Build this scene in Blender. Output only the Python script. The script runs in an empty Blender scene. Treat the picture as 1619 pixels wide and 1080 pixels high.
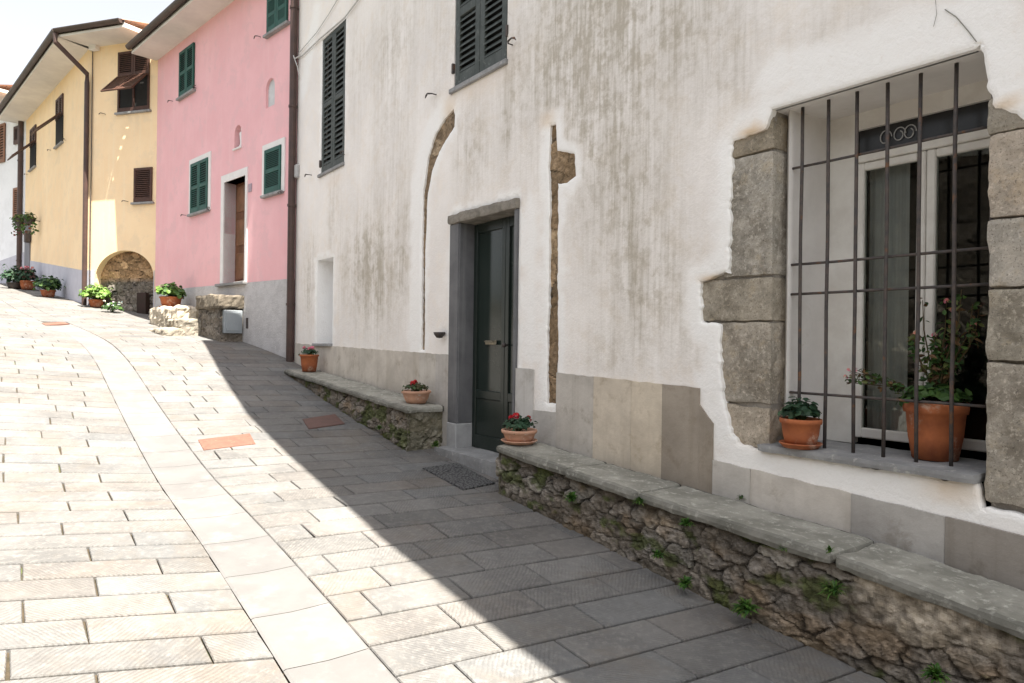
import bpy, math, random
import numpy as np
from mathutils import Vector, noise as mn
from mathutils.geometry import delaunay_2d_cdt

random.seed(7); RNG = np.random.default_rng(7)
F = 1079.0; ROLL = 0.0131; EYE = 1.5
C = bpy.context.scene.collection
R = math.radians

# ------------------------------------------------------------------ nodes
def new_mat(name):
    m = bpy.data.materials.new(name); m.use_nodes = True
    nt = m.node_tree; b = nt.nodes['Principled BSDF']
    return m, nt, b
class N:
    """tiny node helper"""
    def __init__(s, nt): s.nt = nt
    def n(s, t, **k):
        nd = s.nt.nodes.new(t)
        for a, v in k.items(): setattr(nd, a, v)
        return nd
    def put(s, sock, v):
        if hasattr(v, 'is_linked') or isinstance(v, bpy.types.NodeSocket): s.nt.links.new(v, sock)
        else: sock.default_value = v
    def coord(s, which='Object', scale=(1, 1, 1)):
        tc = s.n('ShaderNodeTexCoord'); mp = s.n('ShaderNodeMapping')
        mp.inputs['Scale'].default_value = scale
        s.nt.links.new(tc.outputs[which], mp.inputs['Vector']); return mp.outputs[0]
    def noise(s, scale, detail=4, rough=.6, vec=None, dist=0):
        nd = s.n('ShaderNodeTexNoise'); nd.inputs['Scale'].default_value = scale
        nd.inputs['Detail'].default_value = detail; nd.inputs['Roughness'].default_value = rough
        nd.inputs['Distortion'].default_value = dist
        if vec is not None: s.nt.links.new(vec, nd.inputs['Vector'])
        return nd.outputs[0]
    def ramp(s, f, a, b):
        nd = s.n('ShaderNodeMapRange', interpolation_type='SMOOTHSTEP'); s.put(nd.inputs[0], f)
        nd.inputs[1].default_value = a; nd.inputs[2].default_value = b
        return nd.outputs[0]
    def math(s, op, a, b=0.0):
        nd = s.n('ShaderNodeMath', operation=op); s.put(nd.inputs[0], a); s.put(nd.inputs[1], b)
        return nd.outputs[0]
    def mix(s, f, a, b, mode='MIX'):
        nd = s.n('ShaderNodeMix', data_type='RGBA', blend_type=mode)
        s.put(nd.inputs[0], f)
        for i, v in ((6, a), (7, b)):
            if isinstance(v, tuple): v = (*v[:3], 1)
            s.put(nd.inputs[i], v)
        return nd.outputs[2]
    def attr(s, name, out='Color'):
        nd = s.n('ShaderNodeAttribute', attribute_name=name); return nd.outputs[out]
    def bump(s, h, strength, dist, normal=None):
        nd = s.n('ShaderNodeBump'); nd.inputs['Strength'].default_value = strength
        nd.inputs['Distance'].default_value = dist; s.put(nd.inputs['Height'], h)
        if normal is not None: s.nt.links.new(normal, nd.inputs['Normal'])
        return nd.outputs[0]

MC = {}
def surf(name, c1, c2=None, scale=6, rough=.8, bump=.3, bscale=60, bd=.004, c3=None, s3=30, t3=(.55, .7), metal=0, spec=.3, streak=None, sheen=0):
    """generic weathered surface: two tones, speckle of a third, bump, times the Col attribute"""
    if name in MC: return MC[name]
    m, nt, b = new_mat(name); g = N(nt); co = g.coord()
    c2 = c2 or tuple(x * .8 for x in c1)
    col = g.mix(g.ramp(g.noise(scale, 6, .65, co), .35, .65), c1, c2)
    if streak:
        sv = g.coord('Object', (7, 7, .35))
        col = g.mix(g.math('MULTIPLY', g.ramp(g.noise(1.6, 5, .6, sv), .5, .72), streak[3]), col, streak[:3])
    if c3: col = g.mix(g.ramp(g.noise(s3, 5, .7, co), *t3), col, c3)
    col = g.mix(1.0, col, g.attr('Col'), 'MULTIPLY')
    nt.links.new(col, b.inputs['Base Color'])
    b.inputs['Roughness'].default_value = rough; b.inputs['Metallic'].default_value = metal
    b.inputs['Specular IOR Level'].default_value = spec
    if bump: nt.links.new(g.bump(g.noise(bscale, 6, .7, co), bump, bd), b.inputs['Normal'])
    MC[name] = m; return m

# ------------------------------------------------------------------ mesh builder (world coordinates)
class MB:
    def __init__(s): s.v = []; s.f = []; s.c = []; s.uv = None; s.smooth = False
    def add(s, verts, faces, col=(1, 1, 1)):
        o = len(s.v); s.v.extend([tuple(p) for p in verts])
        s.f.extend([tuple(i + o for i in f) for f in faces]); s.c.extend([col] * len(faces)); return s
    def hexa(s, p, col=(1, 1, 1)):
        return s.add(p, [(0, 3, 2, 1), (4, 5, 6, 7), (0, 1, 5, 4), (1, 2, 6, 5), (2, 3, 7, 6), (3, 0, 4, 7)], col)
    def box(s, fc, x0, x1, w0, w1, z0, z1, col=(1, 1, 1)):
        return s.hexa([fc.P(x, w, z) for z in (z0, z1) for x, w in ((x0, w0), (x1, w0), (x1, w1), (x0, w1))], col)
    def bbox(s, fc, x0, x1, w0, w1, z0, z1, b=.01, col=(1, 1, 1)):
        """box with chamfered edges on every side"""
        xs, ws, zs = (x0, x1), (w0, w1), (z0, z1)
        V = []; idx = {}
        for i in (0, 1):
            for j in (0, 1):
                for k in (0, 1):
                    si, sj, sk = (1 if i == 0 else -1), (1 if j == 0 else -1), (1 if k == 0 else -1)
                    for ax, (dx, dw, dz) in enumerate(((0, b, b), (b, 0, b), (b, b, 0))):
                        idx[i, j, k, ax] = len(V)
                        V.append(fc.P(xs[i] + si * dx, ws[j] + sj * dw, zs[k] + sk * dz))
        Fs = []
        for i in (0, 1): Fs.append([idx[i, 0, 0, 0], idx[i, 1, 0, 0], idx[i, 1, 1, 0], idx[i, 0, 1, 0]])
        for j in (0, 1): Fs.append([idx[0, j, 0, 1], idx[1, j, 0, 1], idx[1, j, 1, 1], idx[0, j, 1, 1]])
        for k in (0, 1): Fs.append([idx[0, 0, k, 2], idx[1, 0, k, 2], idx[1, 1, k, 2], idx[0, 1, k, 2]])
        for i in (0, 1):
            for j in (0, 1): Fs.append([idx[i, j, 0, 0], idx[i, j, 1, 0], idx[i, j, 1, 1], idx[i, j, 0, 1]])
        for i in (0, 1):
            for k in (0, 1): Fs.append([idx[i, 0, k, 0], idx[i, 1, k, 0], idx[i, 1, k, 2], idx[i, 0, k, 2]])
        for j in (0, 1):
            for k in (0, 1): Fs.append([idx[0, j, k, 1], idx[1, j, k, 1], idx[1, j, k, 2], idx[0, j, k, 2]])
        for i in (0, 1):
            for j in (0, 1):
                for k in (0, 1): Fs.append([idx[i, j, k, 0], idx[i, j, k, 1], idx[i, j, k, 2]])
        s.recalc = True
        return s.add(V, Fs, col)
    def tube(s, pts, r, n=10, col=(1, 1, 1), cap=True):
        pts = [Vector(p) for p in pts]; rings = []
        rr = r if isinstance(r, (list, tuple)) else [r] * len(pts)
        up = Vector((0, 0, 1))
        for i, p in enumerate(pts):
            t = (pts[min(i + 1, len(pts) - 1)] - pts[max(i - 1, 0)]).normalized()
            a = t.cross(up)
            if a.length < .05: a = t.cross(Vector((1, 0, 0)))
            a.normalize(); b = t.cross(a)
            rings.append([p + (a * math.cos(q) + b * math.sin(q)) * rr[i] for q in [2 * math.pi * k / n for k in range(n)]])
        V = [v for g in rings for v in g]; Fs = []
        for i in range(len(pts) - 1):
            for k in range(n):
                Fs.append((i * n + k, i * n + (k + 1) % n, (i + 1) * n + (k + 1) % n, (i + 1) * n + k))
        if cap: Fs += [tuple(range(n))[::-1], tuple(range((len(pts) - 1) * n, len(pts) * n))]
        return s.add(V, Fs, col)
    def lathe(s, c, prof, n=32, col=(1, 1, 1), wob=0):
        V = []; Fs = []
        for i, (r, z) in enumerate(prof):
            for k in range(n):
                q = 2 * math.pi * k / n
                rr = r * (1 + wob * math.sin(3 * q + i))
                V.append((c[0] + rr * math.cos(q), c[1] + rr * math.sin(q), c[2] + z))
        for i in range(len(prof) - 1):
            for k in range(n): Fs.append((i * n + k, i * n + (k + 1) % n, (i + 1) * n + (k + 1) % n, (i + 1) * n + k))
        return s.add(V, Fs, col)
    def build(s, name, mat, parent=None, loc=None, smooth=False, attrs=None):
        me = bpy.data.meshes.new(name)
        root = parent
        off = Vector((0, 0, 0))
        while root is not None: off += root.location; root = root.parent
        if parent is None and loc is not None: off = Vector(loc)
        v = np.array(s.v, dtype=float) - np.array(off)
        me.from_pydata(v.tolist(), [], s.f)
        ca = me.color_attributes.new('Col', 'FLOAT_COLOR', 'CORNER')
        cc = np.ones((len(me.loops), 4), dtype=np.float32)
        cnt = np.array([len(f) for f in s.f]); col = np.array([c[:3] for c in s.c], dtype=np.float32).reshape(-1, 3)
        cc[:, :3] = np.repeat(col, cnt, axis=0)
        ca.data.foreach_set('color', cc.ravel())
        if s.uv is not None:
            uv = me.uv_layers.new(name='UVMap'); uv.data.foreach_set('uv', np.array(s.uv, dtype=np.float32).ravel())
        if attrs:
            for k, a in attrs.items():
                at = me.attributes.new(k, 'FLOAT', 'POINT'); at.data.foreach_set('value', np.array(a, dtype=np.float32))
        if smooth: me.polygons.foreach_set('use_smooth', [True] * len(me.polygons))
        me.materials.append(mat); me.update()
        if getattr(s, 'recalc', False):
            import bmesh
            bm = bmesh.new(); bm.from_mesh(me); bmesh.ops.recalc_face_normals(bm, faces=bm.faces); bm.to_mesh(me); bm.free()
        o = bpy.data.objects.new(name, me); C.objects.link(o)
        if parent is not None: o.parent = parent
        elif loc is not None: o.location = loc
        return o

def tag(o, label=None, cat=None, group=None, kind=None):
    if label: o['label'] = label
    if cat: o['category'] = cat
    if group: o['group'] = group
    if kind: o['kind'] = kind
    return o
def thing(name, label, cat, loc, group=None):
    o = bpy.data.objects.new(name, None); C.objects.link(o); o.location = loc; o.empty_display_size = .2
    return tag(o, label, cat, group)

# ------------------------------------------------------------------ facades
def ray(px, py):
    u, v = px - 809.5, 540 - py
    return (u * math.cos(ROLL) - v * math.sin(ROLL)) / F, (u * math.sin(ROLL) + v * math.cos(ROLL)) / F
class Facade:
    """vertical plane: x to the right along it, w into the wall, z up (world)"""
    def __init__(s, o, deg):
        t = R(deg); s.o = Vector((o[0], o[1])); s.a = Vector((math.sin(t), -math.cos(t))); s.n = Vector((-math.cos(t), -math.sin(t)))
    def P(s, x, w, z):
        p = s.o + s.a * x - s.n * w; return Vector((p.x, p.y, z))
    def at(s, px, py, w=0):
        """where a sight line through the photograph meets the plane at depth w"""
        rx, rz = ray(px, py)
        den = s.n.x * rx + s.n.y
        Y = (s.n.dot(s.o) - w) / den
        p = Vector((rx * Y, Y)) - s.o
        return p.dot(s.a), rz * Y + EYE
    def xy(s, x, w=0):
        p = s.o + s.a * x - s.n * w; return p.x, p.y
TH0 = 36.37
nW = Vector((-math.cos(R(TH0)), -math.sin(R(TH0))))
W = Facade(nW * -3.5, TH0)
xc, _ = W.at(466, 540); cor = W.xy(xc)
PK = Facade(cor, 45.8)
xpe, _ = PK.at(247, 300); pe = PK.xy(xpe)
YA = Facade(pe, 73.0)
xae, _ = YA.at(139, 300); ae = YA.xy(xae)
YB = Facade(ae, 44.5)
xbe, _ = YB.at(38, 300); be = YB.xy(xbe)
FW = Facade((be[0] - .25, be[1] + .1), 58.0)

# ------------------------------------------------------------------ street surface
PS = [-60, -20, -5, 0, 1.4, 2.4, 3.29, 4.39, 5.8, 6.56, 7.44, 8.62, 10.4, 11.8, 16.4, 18.3, 26, 34, 60, 120]
PZ = [-3.2, -2.6, -1.86, -1.52, -1.47, -1.41, -1.30, -1.19, -1.09, -.98, -.85, -.65, -.33, -.10, .44, .72, 1.55, 2.0, 2.3, 2.5]
_ss = np.arange(-60, 121, .05)
_pz = np.interp(_ss, PS, PZ); k = np.hanning(25); k /= k.sum()
_pz = np.convolve(np.pad(_pz, 12, mode='edge'), k, mode='valid') + EYE
_th = TH0 + (45.5 - TH0) * np.clip((_ss - 9) / 5, 0, 1) ** 2 * (3 - 2 * np.clip((_ss - 9) / 5, 0, 1))
_dx = -np.sin(np.radians(_th)) * .05; _dy = np.cos(np.radians(_th)) * .05
_cx = np.cumsum(_dx); _cy = np.cumsum(_dy)
i0 = int(round(60 / .05)); ox, oy = W.xy(0)
_cx += ox - _cx[i0]; _cy += oy - _cy[i0]
def cross_z(t):
    g = -.005 * math.exp(-((t - 2.4) / .35) ** 2)
    return g + .03 * max(0, min(t, 8) - 2.6)
def ST(s, t, dz=0):
    """street coordinates (s along, t from the wall line) to the world"""
    th = np.interp(s, _ss, _th); r = R(th)
    return Vector((np.interp(s, _ss, _cx) - math.cos(r) * t, np.interp(s, _ss, _cy) - math.sin(r) * t, np.interp(s, _ss, _pz) + cross_z(t) + dz))
def inv(X, Y):
    i = int(np.argmin((_cx - X) ** 2 + (_cy - Y) ** 2)); s = _ss[i]; r = R(_th[i])
    return s, (X - _cx[i]) * -math.cos(r) + (Y - _cy[i]) * -math.sin(r)
def gz(X, Y):
    s, t = inv(X, Y); return float(np.interp(s, _ss, _pz)) + cross_z(t)
def gpix(px, py, dz=0):
    """where a sight line meets the street"""
    rx, rz = ray(px, py); best = None
    for Y in np.arange(1.5, 40, .02):
        z = rz * Y + EYE
        if z <= gz(rx * Y, Y) + dz: return Vector((rx * Y, Y, z))
    return Vector((rx * 20, 20, 2))

def m_slab():
    m, nt, b = new_mat('paving_stone'); g = N(nt); co = g.coord()
    base = g.mix(g.ramp(g.noise(2.2, 5, .65, co), .3, .7), (.168, .165, .162), (.112, .111, .112))
    base = g.mix(g.ramp(g.noise(26, 6, .75, co), .45, .75), base, (.215, .210, .203))
    base = g.mix(g.math('MULTIPLY', g.ramp(g.noise(140, 3, .8, co), .56, .72), .6), base, (.16, .15, .14))
    base = g.mix(g.math('MULTIPLY', g.ramp(g.noise(.9, 7, .75, co, .4), .50, .62), .38), base, (.15, .125, .10))
    base = g.mix(g.math('MULTIPLY', g.ramp(g.noise(11, 7, .8, co), .52, .70), .45), base, (.12, .11, .10))
    base = g.mix(1.0, base, g.attr('Col'), 'MULTIPLY')
    uv = g.n('ShaderNodeUVMap'); sep = g.n('ShaderNodeSeparateXYZ'); nt.links.new(uv.outputs[0], sep.inputs[0])
    wob = g.math('MULTIPLY', g.noise(14, 3, .6, co), .028)
    ph = g.math('MULTIPLY', g.math('ADD', sep.outputs[0], wob), 2 * math.pi / .019)
    st = g.math('SINE', ph)
    mask = g.ramp(g.noise(3.1, 4, .6, co), .36, .6)
    stm = g.math('MULTIPLY', st, mask)
    col = g.mix(g.math('MULTIPLY', g.ramp(stm, .1, -1.0), .30), base, (.07, .065, .06))
    nt.links.new(col, b.inputs['Base Color'])
    b.inputs['Roughness'].default_value = .78; b.inputs['Specular IOR Level'].default_value = .3
    h = g.math('ADD', g.math('MULTIPLY', stm, .35), g.noise(55, 6, .8, co))
    nt.links.new(g.bump(h, .6, .006), b.inputs['Normal'])
    return m
MSLAB = m_slab()
MJOINT = surf('joint_soil', (.085, .062, .038), (.045, .038, .025), 9, .95, .8, 90, .01, c3=(.08, .10, .03), s3=3, t3=(.55, .68))

def slabs():
    mb = MB(); uvs = []
    def slab(s0, s1, t0, t1, kf, tone, warm, gap=.008):
        cs = []
        for (s, t) in ((s0, t0), (s1, t0), (s1, t1), (s0, t1)):
            cs.append((s, t))
        ang = random.choice((-1, 1)) * R(random.uniform(38, 60)); rnd = random.uniform(0, 10)
        dzs = [random.gauss(0, .0009) for _ in range(4)]
        jit = [(random.gauss(0, .0015), random.gauss(0, .002)) for _ in range(4)]
        lo, mid, hi = [], [], []
        ms, mt = (s0 + s1) / 2, (t0 + t1) / 2
        ch = .004
        loc = []
        for (s, t), dz, (js, jt) in zip(cs, dzs, jit):
            sg, tg = (1 if s < ms else -1), (1 if t < mt else -1)
            def Q(g, z):
                S, T = s + sg * (g + (.0055 if g > 0 else 0)) + js, t + tg * g + jt
                # courses run slightly askew to the wall
                return ST(S + kf * T, T, z + dz), (S, T)
            lo.append(Q(gap * .5, -.03)); mid.append(Q(gap * .5, -.006)); hi.append(Q(gap * .5 + ch, 0))
        V = [q[0] for q in lo + mid + hi]; L = [q[1] for q in lo + mid + hi]
        Fs = [(0, 1, 5, 4), (1, 2, 6, 5), (2, 3, 7, 6), (3, 0, 4, 7), (4, 5, 9, 8), (5, 6, 10, 9), (6, 7, 11, 10), (7, 4, 8, 11), (8, 9, 10, 11)]
        mb.add(V, Fs, (tone * warm[0], tone * warm[1], tone * warm[2]))
        for f in Fs:
            for i in f:
                S, T = L[i]; uvs.append((S * math.cos(ang) + T * math.sin(ang) + rnd, rnd))
    def lane(tA, tB, course, ln, kf, sA, sB):
        s = sA; i = 0
        while s < sB:
            c = course * random.choice((1, 1, 1, .93, 1.06))
            t = tA - (ln * random.uniform(.42, .58) if i % 2 else 0); first = True
            while t < tB - .02:
                L = ln * random.uniform(.86, 1.12); e = min(t + L, tB)
                if tB - e < .16: e = tB
                a = max(t, tA)
                if e - a > .05:
                    tone = random.gauss(1, .055); w = random.random()
                    warm = (1, .99, .97) if w < .6 else (1.02, .98, .94) if w < .85 else (.95, .965, .97)
                    slab(s, s + c, a, e, kf, max(.78, min(1.15, tone)), warm)
                t = e
            s += c; i += 1
    lane(.0, 2.2, .26, .54, .12, -4, 40)
    lane(2.58, 7.0, .235, .62, .28, -6, 40); lane(2.2, 2.58, .215, .6, .2, 14.3, 40)
    mb.uv = uvs
    return mb
tag(slabs().build('paving', MSLAB), kind='structure')
# smooth drainage strip of long dressed stones
def strip():
    m = surf('strip_stone', (.160, .155, .152), (.136, .132, .130), 2.2, .7, .25, 50, .004, c3=(.19, .184, .178), s3=6, t3=(.5, .7))
    mb = MB(); s = -4.0
    while s < 14.2:
        L = random.uniform(.38, .52); n = 2
        g = .002
        tone = random.uniform(.9, 1.05)
        rows = [(s + g, 0), (s + L - g, 0)]
        V = []
        ts = [2.199, 2.210, 2.30, 2.39, 2.48, 2.566, 2.578]; dz = [-.008, -.001, -.005, -.008, -.005, -.002, -.007]
        for (S, _) in rows:
            for t, z in zip(ts, dz): V.append(ST(S + .04 * t, t, z))
        k = len(ts)
        mb.add(V, [(j, j + 1, k + j + 1, k + j) for j in range(k - 1)], (tone, tone, tone))
        s += L
    return mb, m
_mb, _m = strip(); tag(_mb.build('drainage_strip', _m), kind='structure')
# bed under the slabs
def bed():
    mb = MB(); S = list(np.arange(-30, 60, .25)); T = list(np.arange(-9, 1.5, .5)) + list(np.arange(1.5, 3.5, .08)) + list(np.arange(3.5, 14.1, .5))
    V = [ST(s, t, -.024 if 2.1 < t < 2.7 else -.02) for s in S for t in T]; n = len(T)
    mb.add(V, [(i * n + j, i * n + j + 1, (i + 1) * n + j + 1, (i + 1) * n + j) for i in range(len(S) - 1) for j in range(n - 1)])
    return mb
tag(bed().build('ground', MJOINT), kind='structure')
mb = MB(); mb.add([(-500, -500, -2.2), (500, -500, -2.2), (500, 500, -2.2), (-500, 500, -2.2)], [(0, 1, 2, 3)])
tag(mb.build('terrain', surf('meadow', (.08, .1, .035), (.11, .1, .05), .3, .95, 0)), kind='structure')

# ------------------------------------------------------------------ plates with holes
def inside(poly, P):
    poly = np.array(poly); x, y = P[:, 0], P[:, 1]; r = np.zeros(len(P), bool)
    for (x1, y1), (x2, y2) in zip(poly, np.roll(poly, -1, axis=0)):
        c = ((y1 > y) != (y2 > y)); dy = (y2 - y1) if y2 != y1 else 1e-9
        r ^= c & (x < (x2 - x1) * (y - y1) / dy + x1)
    return r
def dist_poly(pl, P, closed=True):
    pl = np.array(pl, float); q = np.roll(pl, -1, axis=0) if closed else pl[1:]
    p = pl if closed else pl[:-1]; d = np.full(len(P), 1e9)
    for a, b in zip(p, q):
        ab = b - a; L = max((ab ** 2).sum(), 1e-12)
        t = np.clip(((P - a) @ ab) / L, 0, 1)[:, None]
        d = np.minimum(d, np.linalg.norm(P - a - t * ab, axis=1))
    return d
def resample(pl, step, jit=0):
    out = []
    for a, b in zip(pl, pl[1:] + pl[:1]):
        a, b = np.array(a, float), np.array(b, float); L = np.linalg.norm(b - a); n = max(1, int(L / step))
        for i in range(n):
            p = a + (b - a) * i / n
            if jit and i > 0:
                nn = np.array([-(b - a)[1], (b - a)[0]]) / max(L, 1e-6)
                p = p + nn * mn.noise(Vector((p[0] * 9, p[1] * 9, 3.3))) * jit + nn * mn.noise(Vector((p[0] * 34, p[1] * 34, 1.3))) * jit * .8
            out.append((float(p[0]), float(p[1])))
    return out
def plate(fc, outer, holes, grid=None, lip=.0, und=0, gridbox=None, coldgrid=None):
    """holes: list of (polygon, depth). returns MB in world coords and the local (x,z) of each vertex"""
    pts = []; edges = []
    def ring(pl):
        o = len(pts); pts.extend(pl); n = len(pl); edges.extend([(o + i, o + (i + 1) % n) for i in range(n)])
    ring(outer)
    for h, _ in holes: ring(h)
    nb = len(pts)
    if grid:
        gx0, gx1, gz0, gz1 = gridbox
        X, Z = np.meshgrid(np.arange(gx0, gx1, grid), np.arange(gz0, gz1, grid))
        G = np.stack([X.ravel(), Z.ravel()], 1); G += RNG.uniform(-grid * .2, grid * .2, G.shape)
        keep = inside(outer, G) & (dist_poly(outer, G) > grid * .4)
        for h, _ in holes:
            keep &= ~inside(h, G) & (dist_poly(h, G) > .035)
        G = G[keep]; pts.extend([tuple(map(float, g)) for g in G])
        for h, _ in holes:      # a ring close to each edge for a rounded lip
            H = np.array(h); T = np.roll(H, -1, 0) - np.roll(H, 1, 0); T /= np.linalg.norm(T, axis=1)[:, None] + 1e-9
            Nn = np.stack([T[:, 1], -T[:, 0]], 1)
            for dd in (.012, .026):
                for sg in (1, -1):
                    Q = H + Nn * dd * sg
                    ok = ~inside(h, Q) & (dist_poly(h, Q) > dd * .8) & inside(outer, Q)
                    for h2, _ in holes: ok &= ~inside(h2, Q)
                    pts.extend([tuple(map(float, q)) for q in Q[ok]])
    r = delaunay_2d_cdt([Vector(p) for p in pts], edges, [], 0, 1e-5)
    V2 = np.array([(v.x, v.y) for v in r[0]]); T = np.array([tuple(f) for f in r[2]])
    cen = V2[T].mean(1); ok = inside(outer, cen)
    for h, _ in holes: ok &= ~inside(h, cen)
    T = T[ok]
    w = np.zeros(len(V2))
    if lip:
        for h, _ in holes: w += lip * np.exp(-(dist_poly(h, V2) / .012))
    if und:
        w += np.array([mn.fractal(Vector((x * 1.3, z * 1.3, 5)), .8, 2, 4) for x, z in V2]) * und
    mb = MB()
    mb.add([fc.P(x, ww, z) for (x, z), ww in zip(V2, w)], [tuple(int(i) for i in t) for t in T])
    lim = len(V2)
    # returns of the holes
    loc = [tuple(p) for p in V2]
    for h, dep in holes:
        n = len(h); H = np.array(h); 
        idx = [int(np.argmin(((V2 - p) ** 2).sum(1))) for p in H]
        mb.add([fc.P(V2[i][0], w[i], V2[i][1]) for i in idx] + [fc.P(p[0], dep, p[1]) for p in h],
               [(i, (i + 1) % n, n + (i + 1) % n, n + i) for i in range(n)])
        loc += [tuple(V2[i]) for i in idx] + list(h)
    mb.recalc = True
    return mb, np.array(loc)
def rect(x0, x1, z0, z1): return [(x0, z0), (x1, z0), (x1, z1), (x0, z1)]
def pxpoly(fc, pl, w=0): return [fc.at(x, y, w) for x, y in pl]

# ------------------------------------------------------------------ rubble stonework
def fbm(x, y, z=0, o=4): return mn.fractal(Vector((x, y, z)), .9, 2.1, o)
def rubble(PF, L, zlo, zhi, res=.012, cell=(.17, .085), seed=1, depth=.035, colf=None, crev=.02, smear=.85, patch=None):
    """PF(x, v, out) -> world point; x in 0..L, v between zlo(x) and zhi(x)"""
    rg = np.random.default_rng(seed)
    nx = max(2, int(L / res)); hmax = max(zhi(x) - zlo(x) for x in np.linspace(0, L, 20)); nz = max(2, int(hmax / res))
    zmin = min(zlo(x) for x in np.linspace(0, L, 20)); zmax = max(zhi(x) for x in np.linspace(0, L, 20))
    sx, sz = [], []
    z = zmin - cell[1]
    seeds = []
    row = 0
    while z < zmax + cell[1]:
        hh = cell[1] * rg.uniform(.5, 1.6); x = -cell[0] * rg.uniform(0, 1)
        while x < L + cell[0]:
            ww = cell[0] * rg.uniform(.35, 1.9); seeds.append((x + ww / 2, z + hh / 2 + rg.uniform(-.45, .45) * hh)); x += ww
        z += hh; row += 1
    seeds = np.array(seeds); asp = cell[0] / cell[1] * .8
    tint = rg.uniform(.55, 1.15, len(seeds)); hue = rg.uniform(0, 1, len(seeds)); hgt = rg.uniform(-.5, .5, len(seeds))
    V = []; Pc = []
    for i in range(nx + 1):
        x = L * i / nx
        for j in range(nz + 1):
            Pc.append((x, zlo(x) + (zhi(x) - zlo(x)) * j / nz))
    Pc = np.array(Pc)
    warp = np.array([(fbm(x * 6, z * 9, 1.7), fbm(x * 6, z * 9, 8.1)) for x, z in Pc]) * .034
    Q = Pc + warp
    f1 = np.full(len(Q), 9.); f2 = np.full(len(Q), 9.); id1 = np.zeros(len(Q), int)
    for k0 in range(0, len(Q), 4000):
        q = Q[k0:k0 + 4000]
        d = (np.abs((q[:, None, 0] - seeds[None, :, 0]) / asp ** .5) ** 3.2 + np.abs((q[:, None, 1] - seeds[None, :, 1]) * asp ** .3) ** 3.2) ** (1 / 3.2)
        o = np.argpartition(d, 1, axis=1)[:, :2]; dd = np.take_along_axis(d, o, 1)
        sw = dd[:, 0] > dd[:, 1]; a = np.where(sw, dd[:, 1], dd[:, 0]); b = np.where(sw, dd[:, 0], dd[:, 1])
        f1[k0:k0 + 4000] = a; f2[k0:k0 + 4000] = b; id1[k0:k0 + 4000] = np.where(sw, o[:, 1], o[:, 0])
    e = f2 - f1; st = np.clip(e / crev, 0, 1); st = st * st * (3 - 2 * st)
    rough = np.array([fbm(x * 22, z * 22, 4, 5) for x, z in Pc])
    big = np.array([fbm(x * 2.2, z * 3, 9, 3) for x, z in Pc])
    pit = np.array([abs(mn.noise(Vector((x * 26, z * 34, 2.2)))) + .5 * abs(mn.noise(Vector((x * 70, z * 80, 7.2)))) for x, z in Pc])
    out = depth * (st * (.5 + hgt[id1] * .6)) + rough * .008 + big * .018 + (.25 - pit) * .013
    if patch is not None:
        pm = patch(Pc); out = out * (1 - pm) + (depth * .75 + rough * .005) * pm
    else: pm = np.zeros(len(Pc))
    # earth and old mortar smeared over part of the face
    sm = np.array([fbm(x * 3.1, z * 5, 31, 4) for x, z in Pc]); sm = np.clip((sm + .22) * 2.2, 0, 1) * smear
    out = out * (1 - sm * .75) + (depth * .35 + rough * .010) * sm * .75
    mb = MB()
    V = [PF(x, z, o) for (x, z), o in zip(Pc, out)]
    n = nz + 1
    Fs = [(i * n + j, (i + 1) * n + j, (i + 1) * n + j + 1, i * n + j + 1) for i in range(nx) for j in range(nz)]
    mb.add(V, Fs)
    cols = np.zeros((len(Pc), 3))
    A = np.array((.36, .30, .235)); B = np.array((.22, .19, .16)); D = np.array((.40, .355, .29))
    for k in range(3):
        hcol = A[k] * (1 - hue) + B[k] * hue; hcol = np.where(hue > .8, D[k], hcol)
        cols[:, k] = hcol[id1] * tint[id1]
    cols *= ((.28 + .72 * st) * np.clip(1.15 - pit * .75 + rough * .25, .3, 1.5))[:, None]
    cols = cols * (1 - sm[:, None] * .8) + np.array((.21, .165, .115)) * (1 + rough * .55)[:, None] * sm[:, None] * .8
    cols = cols.mean(1)[:, None] * .35 + cols * .65
    if colf is not None: cols = colf(Pc, cols, st, rough, big)
    pm = pm[:, None] * (.8 + .2 * np.clip(rough[:, None] * 2, -1, 1)); cols = cols * (1 - pm) + np.array((.46, .40, .32)) * pm * (1 + rough * .35)[:, None]
    fa = np.array(Fs)
    mb.c = [tuple(c) for c in np.clip(cols[fa[:, 0]], 0, 1)]
    return mb
MRUB = surf('rubble_stone', (1, 1, 1), (.72, .70, .66), 14, .92, .9, 70, .008, c3=(.5, .47, .42), s3=45, t3=(.5, .75))
MMOR = surf('old_stone', (.33, .30, .26), (.22, .20, .175), 7, .9, .9, 60, .008, c3=(.46, .43, .38), s3=60, t3=(.52, .72))

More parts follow.
